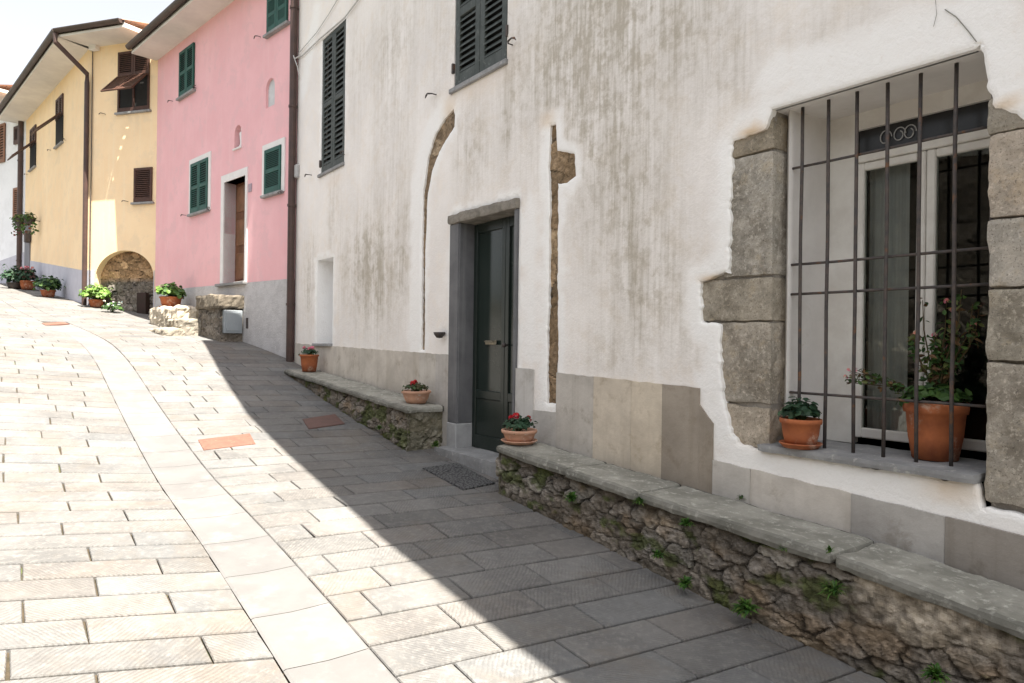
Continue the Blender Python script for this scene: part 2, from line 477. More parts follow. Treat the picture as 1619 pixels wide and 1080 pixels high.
# ------------------------------------------------------------------ plaster of the near house
def m_plaster():
    m, nt, b = new_mat('lime_plaster'); g = N(nt); co = g.coord()
    c = g.mix(g.ramp(g.noise(1.1, 5, .6, co), .35, .65), (.88, .84, .80), (.81, .77, .735))
    c = g.mix(g.math('MULTIPLY', g.ramp(g.noise(4.5, 6, .7, co), .45, .7), .5), c, (.86, .78, .69))
    gr = g.attr('grime', 'Fac')
    s1 = g.ramp(g.noise(1.5, 5, .6, g.coord('Object', (3.6, 3.6, .34)), .3), .30, .74)
    s2 = g.ramp(g.noise(3.2, 6, .75, g.coord('Object', (8, 8, .42)), .2), .38, .72)
    blot = g.ramp(g.noise(9, 7, .75, co), .42, .66)
    stv = g.math('MULTIPLY', g.math('ADD', g.math('MULTIPLY', s1, .7), g.math('MULTIPLY', s2, .6)), g.math('ADD', gr, .04))
    stv = g.math('MINIMUM', g.math('ADD', stv, g.math('MULTIPLY', g.math('MULTIPLY', blot, gr), .6)), .93)
    c = g.mix(stv, c, (.44, .395, .325))
    c = g.mix(g.math('MULTIPLY', g.ramp(g.noise(55, 5, .8, co), .6, .75), g.math('MINIMUM', g.math('ADD', gr, .15), .6)), c, (.22, .20, .16))
    pt = g.math('MULTIPLY', g.attr('patch', 'Fac'), g.ramp(g.noise(13, 5, .7, co), .25, .42))
    c = g.mix(pt, c, (.89, .875, .85))
    c = g.mix(g.attr('rust', 'Fac'), c, (.66, .47, .27))
    nt.links.new(c, b.inputs['Base Color']); b.inputs['Roughness'].default_value = .9
    b.inputs['Specular IOR Level'].default_value = .2
    h = g.math('ADD', g.math('MULTIPLY', g.noise(6, 5, .6, co), 1.6), g.math('MULTIPLY', g.noise(48, 6, .75, co), .5))
    nt.links.new(g.bump(h, .5, .014), b.inputs['Normal'])
    return m
MPLAS = m_plaster()

house = thing('white_house', 'near white plastered house with streaked walls, exposed stones and a grilled window', 'house', (*W.xy(-4), gz(*W.xy(-4))))
# --- hole outlines traced on the wall
arch = pxpoly(W, [(716, 172), (700, 190), (686, 215), (675, 250), (668, 300), (666, 400), (665, 553), (670, 553), (671, 400), (675, 310), (682, 270), (693, 240), (708, 215), (717, 200), (718, 182)])
column = pxpoly(W, [(869, 198), (878, 196), (880, 238), (907, 243), (909, 278), (895, 289), (881, 290), (881, 400), (881, 520), (879, 638), (864, 638), (865, 520), (867, 400), (867, 300), (867, 240)])
WX0, _ = W.at(1216, 400); WX1, _ = W.at(1556, 450)
ZS = W.at(1197, 701, -.03)[1]; ZL = W.at(1380, 124)[1]
print('window', WX0, WX1, ZS, ZL)
# plaster edge to the left of the window stones, then opening; one hole for stones + window + right stones
q = [(1210, 183), (1208, 203), (1180, 213), (1158, 222), (1154, 300), (1151, 432), (1106, 445), (1108, 508), (1138, 514), (1137, 560), (1141, 625), (1155, 685), (1166, 700)]
qq = pxpoly(W, q)
xr0, _ = W.at(1545, 450)
win_hole = [(WX0, ZL)] + [(WX0 - .01, qq[0][1])] + qq[1:] + [(qq[-1][0] + .02, ZS - .03), (WX0, ZS - .045), (WX1 - .02, ZS - .045), (WX1, ZS - .15), (WX1 + .62, ZS - .17), (WX1 + .62, .9), (WX1 + .45, .92), (WX1 + .45, 1.5), (WX1 + .7, 1.52), (WX1 + .7, 2.0), (WX1 + .4, 2.0), (WX1 + .4, 2.42), (WX1 + .18, 2.46), (WX1 + .02, W.at(1560, 166)[1]), (WX1 - .03, W.at(1546, 70)[1])]
DX0, _ = W.at(712, 540); DX1, _ = W.at(817, 540); DZ1 = (W.at(712, 343)[1] + W.at(818, 315)[1]) / 2; DZ0 = W.at(712, 722)[1]
print('door', DX0, DX1, DZ0, DZ1)
DZS = gz(*W.xy(DX0, -.1)) + .05
door_hole = rect(DX0, DX1, DZ0 - .1, DZ1)
def shpx(fc, a, b, ta, tb, ba, bb, w=0):
    x0, z1 = fc.at(a, ta, w); x1, z1b = fc.at(b, tb, w); z0 = fc.at(a, ba, w)[1]; z0b = fc.at(b, bb, w)[1]
    return x0, x1, (z0 + z0b) / 2, (z1 + z1b) / 2
S1 = shpx(W, 509, 546, 62, 30, 274, 256)
S2x0, _ = W.at(717, 100); S2x1, _ = W.at(800, 100); S2z0 = (W.at(717, 142)[1] + W.at(800, 92)[1]) / 2
S2 = (S2x0, S2x1, S2z0, S2z0 + 1.45)
NI = shpx(W, 501, 526, 412, 406, 542, 545)
print('S1', S1, 'S2', S2, 'NI', NI)
XL = xc; XR = 6.0; ZB = -1.0; ZT = 9.05
outer = rect(XL, XR, ZB, ZT)
hs = [(resample(arch, .03, .008), .034), (resample(column, .03, .012), .034), ([(x_, ZL) if WX0 + .02 < x_ < WX1 - .04 and z_ > ZL - .05 else (x_, z_) for x_, z_ in resample(win_hole, .022, .016)], .06),
      (resample(door_hole, .1), .22), (resample(rect(*S1), .2), .16), (resample(rect(*S2), .2), .16), (resample(rect(*NI), .15), .35)]
mb, loc = plate(W, outer, hs, .055, .010, .0035, (XL + .03, -.85, .2, 6.9))
P2 = loc
def blob(cx, cy, rx, ry, amp):
    x, z = W.at(cx, cy); x1, _ = W.at(cx + rx, cy); _, z1 = W.at(cx, cy - ry)
    return amp * np.exp(-(((P2[:, 0] - x) / (x1 - x)) ** 2 + ((P2[:, 1] - z) / (z1 - z)) ** 2))
gr = np.zeros(len(P2))
for b_ in [(960, 60, 90, 190, .8), (1080, 20, 120, 120, .55), (1000, 330, 70, 130, .65), (1040, 470, 80, 90, .6), (920, 200, 60, 200, .4), (595, 430, 38, 85, .85), (560, 420, 28, 70, .5), (490, 450, 14, 70, .6),
            (640, 400, 16, 90, .45), (620, 180, 40, 160, .35), (830, 120, 40, 150, .35), (760, 240, 30, 70, .25), (560, 120, 15, 100, .25), (1150, 120, 70, 90, .3), (1400, 30, 120, 60, .15), (700, 60, 25, 90, .25), (1100, 540, 30, 50, .3), (960, 560, 60, 40, .3), (745, 230, 22, 90, .45), (800, 190, 8, 80, .5), (722, 230, 6, 60, .4), (528, 340, 10, 60, .45), (690, 200, 5, 50, .5), (816, 120, 6, 60, .5), (620, 60, 60, 60, .3), (880, 60, 60, 120, .4), (1290, 60, 60, 50, .3)]:
    gr += blob(*b_)
rag = np.array([mn.fractal(Vector((x * 7, z * 7, 2)), .8, 2, 5) for x, z in P2]) * .055
pa = np.zeros(len(P2)); ru = np.zeros(len(P2))
for h, wd in ((hs[0][0], .10), (hs[1][0], .11), (hs[2][0], .13), (hs[3][0], .07), (hs[4][0], .04), (hs[6][0], .09)):
    d = dist_poly(h, P2) + rag; pa = np.maximum(pa, 1 - np.clip((d - wd * .55) / (wd * .5), 0, 1))
# broad clean repair beside the arch, right of the door, around the big window
for pl, wd in ((pxpoly(W, [(700, 175), (676, 215), (660, 280), (657, 400), (655, 550)]), .16), (pxpoly(W, [(838, 330), (838, 560)]), .12),
               (pxpoly(W, [(1225, 120), (1560, 20)]), .14), (pxpoly(W, [(1140, 740), (1300, 760), (1480, 790), (1619, 820)]), .13), (pxpoly(W, [(1570, 60), (1600, 150)]), .12), (pxpoly(W, [(1115, 600), (1130, 700)]), .07), (pxpoly(W, [(480, 140), (500, 20)]), .2)):
    d = dist_poly(pl, P2, False) + rag; pa = np.maximum(pa, .9 * (1 - np.clip((d - wd * .5) / (wd * .6), 0, 1)))
gr *= (1 - pa * .9)
ru += blob(1187, 207, 22, 8, .8) + blob(1125, 440, 20, 5, .7) + blob(866, 190, 12, 12, .5) + blob(1590, 165, 30, 10, .6) + blob(710, 172, 10, 16, .45) + blob(1240, 712, 60, 10, .45) + blob(1500, 775, 50, 18, .6) + blob(760, 125, 50, 30, .25) + blob(530, 285, 14, 12, .2)
wall = mb.build('wall', MPLAS, house, attrs={'grime': np.clip(gr, 0, 1), 'patch': np.clip(pa, 0, 1), 'rust': np.clip(ru, 0, .8)})
# backing, sides and roof
MSH = surf('shade_plaster', (.62, .60, .57), (.5, .48, .46), 3, .9, .3)
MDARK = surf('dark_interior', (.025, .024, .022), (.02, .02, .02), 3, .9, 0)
mb = MB(); mb.box(W, XL + .004, XR, 1.5, 7, -1, ZT - .02); mb.box(W, XL + .002, XL + .3, .004, 1.5, -1, ZT - .02); mb.box(W, XR - .3, XR - .004, .004, 1.5, -1, ZT - .02)
mb.build('rear_wall', MSH, house)
mb = MB(); ed = [(-9.05, .02), (-9.04, .69), (-6.5, .96), (-4.15, 1.16), (-2.1, 1.21), (-.3, 1.34), (1.5, 1.33), (XR + .3, 1.33), (XR + .3, -7.3), (XL - .1, -7.3), (XL - .1, .02)]  # unseen eave outline, shaped so that its shadow edge follows the lane
n_ = len(ed); mb.add([W.P(x, -o_, z) for z in (ZT, ZT + .22) for x, o_ in ed], [tuple(range(n_))[::-1], tuple(range(n_, 2 * n_))] + [(i, (i + 1) % n_, n_ + (i + 1) % n_, n_ + i) for i in range(n_)]); mb.recalc = True; mb.build('roof', MSH, house)
# stone seen in the slits
mb = rubble(lambda x, z, o: W.P(W.at(660, 400)[0] + x, .034 - o * .4, z), 1.15, lambda x: 1.35 if W.at(660, 400)[0] + x < DX0 - .03 else DZ1 + .3, lambda x: 3.93, .02, (.16, .28), 3, .03)
for i in range(len(mb.c)): mb.c[i] = tuple(min(1, c * k_) for c, k_ in zip(mb.c[i], (1.25, 1.05, .82)))
mb.build('exposed_masonry', MRUB, house)
xq = W.at(862, 400)[0]
mb = rubble(lambda x, z, o: W.P(xq + x, .034 - o * .4, z), .42, lambda x: .9, lambda x: 4.0, .012, (.2, .16), 5, .03)
for i in range(len(mb.c)): mb.c[i] = tuple(min(1, c * k_) for c, k_ in zip(mb.c[i], (1.3, 1.05, .76)))
mb.build('exposed_masonry', MRUB, house)
# quoin blocks round the window
def block(fc, x0, x1, w0, w1, z0, z1, seed, res=.02, rough=.006, rnd=.018, col=(1, 1, 1)):
    """a dressed stone: subdivided box, rounded and weathered"""
    mb = MB(); g = np.random.default_rng(seed); sx, sy, sz = x1 - x0, w1 - w0, z1 - z0
    n = [max(2, min(60, int(s / res))) for s in (sx, sy, sz)]
    key = {}; V = []; Fs = []
    def vid(i, j, k):
        if (i, j, k) not in key:
            x, y, z = sx * i / n[0], sy * j / n[1], sz * k / n[2]
            # round the edges
            q = []
            for v, s in ((x, sx), (y, sy), (z, sz)): q.append(min(max(v, rnd), s - rnd))
            d = Vector((x - q[0], y - q[1], z - q[2])); L = d.length
            if L > 1e-6: d = d / L * min(L, rnd)
            px, py, pz = x0 + q[0] + d.x, w0 + q[1] + d.y, z0 + q[2] + d.z
            m_ = mn.fractal(Vector((px * 11 + seed, py * 11, pz * 11)), .8, 2.2, 5) * rough + mn.noise(Vector((px * 3, py * 3 + seed, pz * 3))) * rough * 1.2
            c = Vector((x / sx - .5, y / sy - .5, z / sz - .5)) * 2
            nn = Vector([math.copysign(abs(t) ** 5, t) for t in c]); 
            if nn.length > 0: nn.normalize()
            p = Vector((px, py, pz)) + nn * m_
            key[i, j, k] = len(V); V.append(fc.P(p.x, p.y, p.z))
        return key[i, j, k]
    for k in (0, n[2]):
        for i in range(n[0]):
            for j in range(n[1]): Fs.append((vid(i, j, k), vid(i + 1, j, k), vid(i + 1, j + 1, k), vid(i, j + 1, k)))
    for j in (0, n[1]):
        for i in range(n[0]):
            for k in range(n[2]): Fs.append((vid(i, j, k), vid(i + 1, j, k), vid(i + 1, j, k + 1), vid(i, j, k + 1)))
    for i in (0, n[0]):
        for j in range(n[1]):
            for k in range(n[2]): Fs.append((vid(i, j, k), vid(i, j + 1, k), vid(i, j + 1, k + 1), vid(i, j, k + 1)))
    mb.add(V, Fs, col); mb.recalc = True
    return mb
def m_quoin():
    m, nt, b = new_mat('quoin_stone'); g = N(nt); co = g.coord()
    c = g.mix(g.ramp(g.noise(5, 6, .7, co), .35, .65), (.46, .425, .375), (.33, .31, .275))
    c = g.mix(g.math('MULTIPLY', g.ramp(g.noise(2.3, 6, .7, co), .5, .62), .7), c, (.20, .18, .15)); c = g.mix(g.math('MULTIPLY', g.ramp(g.noise(3.7, 7, .75, co), .53, .63), .6), c, (.50, .43, .33))
    c = g.mix(g.ramp(g.noise(38, 6, .8, co), .50, .68), c, (.60, .56, .50))
    c = g.mix(g.math('MULTIPLY', g.ramp(g.noise(95, 4, .8, co), .54, .66), .75), c, (.10, .09, .08))
    c = g.mix(1.0, c, g.attr('Col'), 'MULTIPLY')
    nt.links.new(c, b.inputs['Base Color']); b.inputs['Roughness'].default_value = .92; b.inputs['Specular IOR Level'].default_value = .15
    nt.links.new(g.bump(g.noise(75, 6, .85, co), 1.0, .008), b.inputs['Normal']); return m
MQ = m_quoin()
surr = MB()
def zat(py, px=1180): return W.at(px, py)[1]
edges_z = [ZL - .012, zat(243), zat(437), zat(508), zat(640), ZS - .05]
lefts = [W.at(1150, 300)[0] - .02, W.at(1146, 300)[0] - .02, W.at(1095, 480)[0] - .03, W.at(1128, 560)[0] - .03, W.at(1130, 680)[0] - .02]
tones = [(.8, .74, .64), (1, .99, .96), (.92, .88, .8), (1, .96, .9), (1.1, 1.02, .92)]
for i in range(5):
    block(W, lefts[i], WX0, .03, .32, edges_z[i + 1] + .006, edges_z[i] - .006, 11 + i, rough=.011, rnd=.010, col=tones[i]).build('quoin', MQ, house)
rz = [W.at(1580, y)[1] for y in (150, 208, 345, 455, 572, 800)]
for i in range(5):
    block(W, WX1 + .005, WX1 + .72, .022 - .006 * (i % 2), .32, rz[i + 1] + .005, rz[i] - .005, 31 + i, rough=.010, rnd=.010, col=[(.85, .82, .76), (1.1, 1.02, .94), (1.1, 1.08, 1.05), (.96, .93, .86), (1.04, 1, .94)][i]).build('quoin', MQ, house)
mb = MB(); mb.box(W, lefts[2], WX0 - .01, .055, .3, ZS - .2, ZL); mb.box(W, WX1 + .02, WX1 + .8, .055, .3, ZS - .3, ZL); mb.build('mortar_bed', MMOR, house)

# ---- the grilled window
MWHT = surf('old_white_paint', (.74, .72, .67), (.64, .61, .56), 5, .6, .25, 40, .002, c3=(.48, .44, .38), s3=14, t3=(.66, .76))
MIRON = surf('iron_bar', (.06, .055, .055), (.10, .08, .07), 20, .6, .4, 120, .001, metal=.25, c3=(.17, .085, .045), s3=9, t3=(.58, .7))
MSLATE = surf('slate_stone', (.30, .30, .30), (.22, .22, .22), 5, .7, .4, 60, .004, c3=(.4, .39, .37), s3=25)
def m_glass(name, tint, refl):
    m = bpy.data.materials.new(name); m.use_nodes = True; nt = m.node_tree; nt.nodes.clear(); g = N(nt)
    o = g.n('ShaderNodeOutputMaterial'); a = g.n('ShaderNodeBsdfTransparent'); b = g.n('ShaderNodeBsdfGlossy'); x = g.n('ShaderNodeMixShader')
    a.inputs[0].default_value = (*tint, 1); b.inputs['Roughness'].default_value = .015; b.inputs[0].default_value = (.9, .92, .9, 1)
    lw = g.n('ShaderNodeLayerWeight'); lw.inputs[0].default_value = refl
    nt.links.new(lw.outputs['Fresnel'], x.inputs[0]); nt.links.new(a.outputs[0], x.inputs[1]); nt.links.new(b.outputs[0], x.inputs[2]); nt.links.new(x.outputs[0], o.inputs[0])
    return m
MGL = m_glass('window_glass', (.9, .92, .9), .36)
WD = .46       # depth of the window joinery
BX0 = WX0 + .075
mb = MB()
# plastered reveals, splayed a little; soffit
mb.hexa([W.P(x, w, z) for z in (ZS - .03, ZL + .02) for x, w in ((WX0 - .02, .20), (WX0 + .055, .10), (BX0 + .02, WD), (WX0 - .02, WD))])
mb.hexa([W.P(x, w, z) for z in (ZS - .03, ZL + .02) for x, w in ((WX1 + .004, .30), (WX1 + .25, .30), (WX1 + .25, WD), (WX1 + .004, WD))])
mb.box(W, WX0 - .3, WX1 + .3, .045, WD + .05, ZL, ZL + .2)
rv = mb.build('window_reveal', surf('reveal_plaster', (.76, .73, .70), (.68, .65, .62), 3, .9, .4, 30, .006, c3=(.6, .56, .5), s3=8, t3=(.62, .75)), house)
window = thing('tmp', None, None, (0, 0, 0)); bpy.data.objects.remove(window)
zt0 = W.at(1360, 240, WD)[1]; zt1 = W.at(1360, 200, WD)[1]
zt1 = (zt1 + W.at(1540, 168, WD)[1]) / 2; zt0 = (W.at(1345, 247, WD)[1] + W.at(1555, 205, WD)[1]) / 2
fx0, _ = W.at(1311, 400, WD); fx1 = WX1 + .12
sx0, _ = W.at(1350, 400, WD); sm, _ = W.at(1461, 400, WD); zb = (W.at(1360, 692, WD)[1])
print('joinery', zt0, zt1, fx0, fx1, sx0, sm, zb)
mb = MB()
mb.bbox(W, fx0 - .03, sx0, WD + .002, WD + .08, ZS, ZL, .004)                 # cream side board
mb.box(W, fx0 - .03, fx1, WD + .004, WD + .06, zt1, ZL + .01)                # band above the transom light
mb.bbox(W, sx0 - .01, fx1, WD - .004, WD + .07, zt0 - .045, zt0 + .004, .005)       # transom rail
frame = mb.build('window_frame', MWHT, house)
def sash(x0, x1, z0, z1, fwid=.045):
    m1 = MB()
    m1.bbox(W, x0, x0 + fwid, WD + .01, WD + .055, z0, z1, .006); m1.bbox(W, x1 - fwid, x1, WD + .01, WD + .055, z0, z1, .006)
    m1.bbox(W, x0 + fwid, x1 - fwid, WD + .012, WD + .053, z1 - fwid, z1, .006); m1.bbox(W, x0 + fwid, x1 - fwid, WD + .012, WD + .053, z0, z0 + fwid + .012, .006)
    o = m1.build('sash', MWHT, frame)
    g = MB(); g.box(W, x0 + fwid - .002, x1 - fwid + .002, WD + .03, WD + .034, z0 + fwid, z1 - fwid + .002)
    return g.build('pane', MGL, frame)
sash(sx0 + .002, sm - .002, zb, zt0 - .047); sash(sm + .002, fx1 - .05, zb, zt0 - .047)
mb = MB(); mb.box(W, sx0, fx1, WD + .03, WD + .04, zt0 + .004, zt1); mb.build('transom_light', surf('black_glass', (.02, .02, .02), (.03, .03, .03), 4, .15, 0), frame)
mb = MB()
for cx_ in (.16, .235, .29):
    for k in range(1):
        pts = [W.P(sx0 + cx_ + .035 * math.cos(a) * (1 - a / 14), WD + .02, (zt0 + zt1) / 2 + .045 * math.sin(a) * (1 - a / 14)) for a in np.linspace(0, 7.5, 26)]
        mb.tube(pts, .003, 5)
mb.build('iron_scroll', surf('pale_iron', (.5, .5, .48), (.4, .4, .4), 5, .4, 0), frame)
# curtain and dark room
mb = MB(); V = []; nx = 60
for i in range(nx + 1):
    x = sx0 + .03 + (.225) * i / nx
    for z in (zb, zt0 - .05): V.append(W.P(x, WD + .12 + .007 * math.sin(i * .5) + .003 * math.sin(i * 2.3), z))
mb.add(V, [(2 * i, 2 * i + 2, 2 * i + 3, 2 * i + 1) for i in range(nx)])
mb.build('curtain', surf('net_curtain', (.46, .46, .46), (.40, .40, .40), 6, .9, 0), frame, smooth=True)
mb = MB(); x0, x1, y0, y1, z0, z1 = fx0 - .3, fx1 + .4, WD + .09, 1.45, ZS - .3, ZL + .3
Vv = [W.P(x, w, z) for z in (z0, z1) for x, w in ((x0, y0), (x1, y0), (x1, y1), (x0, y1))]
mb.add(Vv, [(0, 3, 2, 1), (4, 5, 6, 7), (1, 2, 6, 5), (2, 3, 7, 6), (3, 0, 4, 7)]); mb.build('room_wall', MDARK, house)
# sill
block(W, W.at(1196, 703, -.03)[0], W.at(1542, 760, -.03)[0], -.035, WD + .02, ZS - .045, ZS, 51, .03, .004, .01).build('window_sill', MSLATE, house)
# grille
GB = .12
grille_rows = [W.at(1270, 263, GB)[1] * .5 + W.at(1553, 200, GB)[1] * .5, W.at(1411, 404.6, GB)[1], W.at(1411, 457, GB)[1], W.at(1411, 632, GB)[1]]
gb = MB()
xb0, _ = W.at(1266, 400, GB); xb1, _ = W.at(1508, 400, GB); sp = (xb1 - xb0) / 5
for i in range(7):
    x = xb0 + sp * i; p = [W.P(x + random.uniform(-.003, .003), GB, z) for z in np.linspace(ZS - .01, ZL + .02, 6)]
    gb.tube(p, .0095, 10)
for z in grille_rows:
    zz = z
    gb.tube([W.P(x, GB + .014, zz + random.uniform(-.002, .002)) for x in np.linspace(WX0 + .05, WX1 + .02, 5)], .0075, 8)
gb.build('window_grille', MIRON, house, smooth=True)

# ---- plinth panels
MPAN = surf('plinth_render', (.62, .60, .57), (.46, .44, .415), 1.8, .85, .5, 30, .008, c3=(.40, .37, .33), s3=5, t3=(.52, .72), streak=(.36, .33, .28, .35))
def panel(xa, xb, zt, zb_, tone, w=-.012):
    mb = MB()
    n = max(3, int((xb - xa) / .06)); top = [(xa + (xb - xa) * i / n) for i in range(n + 1)]
    V = []
    for i, x in enumerate(top):
        z = zt(x) + (random.uniform(-.005, .005) if 0 < i < n else 0)
        V += [W.P(x, w, zb_), W.P(x, w, z), W.P(x, .03, z)]
    Fs = []
    for i in range(n): Fs += [(3 * i, 3 * i + 3, 3 * i + 4, 3 * i + 1), (3 * i + 1, 3 * i + 4, 3 * i + 5, 3 * i + 2)]
    o = len(V); V += [W.P(xb, .03, zb_), W.P(xa, .03, zb_)]; Fs += [(3 * n, o, 3 * n + 2, 3 * n + 1), (0, 1, 2, o + 1)]
    mb.add(V, Fs, tone); return mb.build('plinth_panel', MPAN, house)
def ln(p, q_):
    (x0, z0), (x1, z1) = W.at(*p), W.at(*q_); return lambda x: z0 + (z1 - z0) * (x - x0) / (x1 - x0)
X_ = lambda px, py=600: W.at(px, py)[0]
t1 = ln((470, 543), (711, 561))
panel(XL + .03, NI[0] - .03, ln((470, 543), (711, 561)), .4, (1, .96, .9)); panel(NI[0] - .028, X_(664), t1, .2, (.98, .93, .86)); panel(X_(664) + .002, X_(690), t1, .2, (.93, .9, .85)); panel(X_(690) + .002, DX0 - .004, t1, .2, (.86, .84, .82))
t2 = ln((817, 582), (863, 586)); panel(DX1 + .004, X_(845), t2, .2, (.92, .92, .92)); 
panel(X_(845) + .002, X_(881), ln((845, 648), (881, 652)), .0, (.85, .84, .82), -.011)
t3 = ln((882, 589), (1109, 614)); panel(X_(881) + .002, X_(940), t3, 0, (.84, .81, .77)); panel(X_(940) + .002, X_(1000), t3, 0, (1.02, .93, .80)); panel(X_(1000) + .002, X_(1049), t3, 0, (1.05, .95, .80)); panel(X_(1049) + .002, X_(1108), t3, 0, (.58, .52, .45), -.014)
t3b = ln((1108, 640), (1131, 672)); panel(X_(1108) + .001, X_(1130), t3b, 0, (.56, .5, .43), -.014)
t4 = ln((1130, 727), (1619, 846)); panel(X_(1130) + .002, X_(1190), t4, 0, (.95, .93, .9), -.014); panel(X_(1190) + .002, X_(1350), t4, 0, (1.02, .98, .93), -.012); panel(X_(1350) + .002, X_(1499), t4, 0, (.72, .71, .70), -.015); panel(X_(1499) + .002, 2.5, t4, -.4, (.48, .45, .42), -.018)

# ---- front door
MGRN = surf('green_door_paint', (.012, .020, .016), (.018, .026, .022), 6, .32, .15, 30, .002, spec=.5)
MGREY = surf('grey_surround', (.145, .145, .15), (.105, .105, .11), 3, .6, .3, 40, .003, streak=(.28, .28, .28, .4))
MLGREY = surf('pale_surround_base', (.40, .40, .40), (.3, .3, .3), 4, .75, .4, 50, .004)
MBRASS = surf('brass', (.5, .42, .25), (.4, .35, .25), 20, .3, 0, metal=.9)
zl = DZ1 - .085; zsp = W.at(711, 667)[1]
ip = X_(725)
mb = MB(); mb.bbox(W, DX0 + .002, ip, -.025, .05, zsp + .001, zl - .002, .006); mb.bbox(W, ip - .03, ip + .012, -.012, .2, zsp + .001, zl - .002, .004)
mb.bbox(W, DX1 - .035, DX1 - .002, -.02, .2, DZ0 + .09, zl - .002, .005)
mb.build('door_surround', MGREY, house)
mb = MB(); mb.bbox(W, DX0 + .002, ip + .015, -.034, .21, DZ0 - .05, zsp, .008); mb.build('surround_base', MLGREY, house)
block(W, DX0 - .015, DX1 + .012, -.045, .21, zl, DZ1 + .004, 77, .02, .009, .012).build('door_lintel', surf('weathered_lintel', (.27, .245, .21), (.17, .155, .13), 9, .9, .9, 50, .01), house)
block(W, DX0 - .02, DX1 + .16, -.16, .25, DZS - .2, DZS, 78, .03, .004, .01).build('door_step', MSLATE, house)
# leaves
dW = .15; dm = W.at(797, 540, dW)[0]; dl = ip + .014; dr = DX1 - .036
dm = dl + (dr - dl) * .60
def leaf(x0, x1):
    z0 = DZS + .002; z1 = zl - .004; st = .055
    m1 = MB(); m1.bbox(W, x0, x0 + st, dW, dW + .045, z0, z1, .005); m1.bbox(W, x1 - st, x1, dW, dW + .045, z0, z1, .005)
    m1.bbox(W, x0 + st, x1 - st, dW + .001, dW + .044, z1 - .09, z1, .005); m1.bbox(W, x0 + st, x1 - st, dW + .001, dW + .044, z0, z0 + .13, .005)
    m1.bbox(W, x0 + st, x1 - st, dW + .001, dW + .044, z0 + .48, z0 + .56, .005)
    m1.bbox(W, x0 + st + .001, x1 - st - .001, dW + .012, dW + .04, z0 + .13, z0 + .48, .004)
    o = m1.build('door_leaf', MGRN, house)
    g = MB(); g.box(W, x0 + st - .002, x1 - st + .002, dW + .02, dW + .026, z0 + .56, z1 - .09); g.build('glass', surf('door_glass', (.015, .024, .02), (.02, .028, .024), 2, .14, 0, spec=.45), o)
    return o
L1 = leaf(dl, dm - .002); L2 = leaf(dm + .002, dr)
mb = MB(); zh = W.at(770, 540, dW)[1]
mb.bbox(W, dm - .3, dm - .12, dW - .012, dW + .001, zh - .03, zh + .012, .004); mb.tube([W.P(dm - .28, dW - .03, zh), W.P(dm - .14, dW - .03, zh)], .006, 8)
mb.build('letter_flap', surf('dull_brass', (.32, .28, .2), (.2, .18, .14), 30, .4, .2, metal=.6), L1)
mb = MB(); mb.lathe(W.P(dm + .05, dW - .04, zh - .03), [(0, -.022), (.016, -.018), (.023, 0), (.016, .018), (0, .022)], 12); mb.tube([W.P(dm + .05, dW + .01, zh - .03), W.P(dm + .05, dW - .03, zh - .03)], .008, 8)
mb.build('door_knob', MIRON, L2, smooth=True)
# lamp bracket stub left of the door and whitewashed niche door
px_, pz_ = W.at(703, 527)
mb = MB(); mb.lathe(W.P(px_, -.06, pz_ - .02), [(0, -.03), (.03, -.025), (.055, .01), (.06, .03), (0, .032)], 14); mb.tube([W.P(px_, .0, pz_), W.P(px_, -.06, pz_)], .012, 8)
mb.build('wall_ashtray', MIRON, house, smooth=True)
mb = MB(); mb.box(W, NI[0] - .02, NI[1] + .02, .30, .36, NI[2] - .02, NI[3] + .02); mb.build('niche_panel', surf('cool_white', (.76, .79, .83), (.7, .73, .78), 3, .8, .2), house)
mb = MB(); mb.bbox(W, NI[0] - .03, NI[1] + .03, -.05, .3, NI[2] - .035, NI[2] + .003, .006); mb.build('niche_sill', MSLATE, house)
for h_ in (.15, .5): mb = MB(); mb.bbox(W, NI[1] - .006, NI[1] + .002, .05, .09, NI[2] + h_, NI[2] + h_ + .05, .002); mb.build('hinge', MIRON, house)

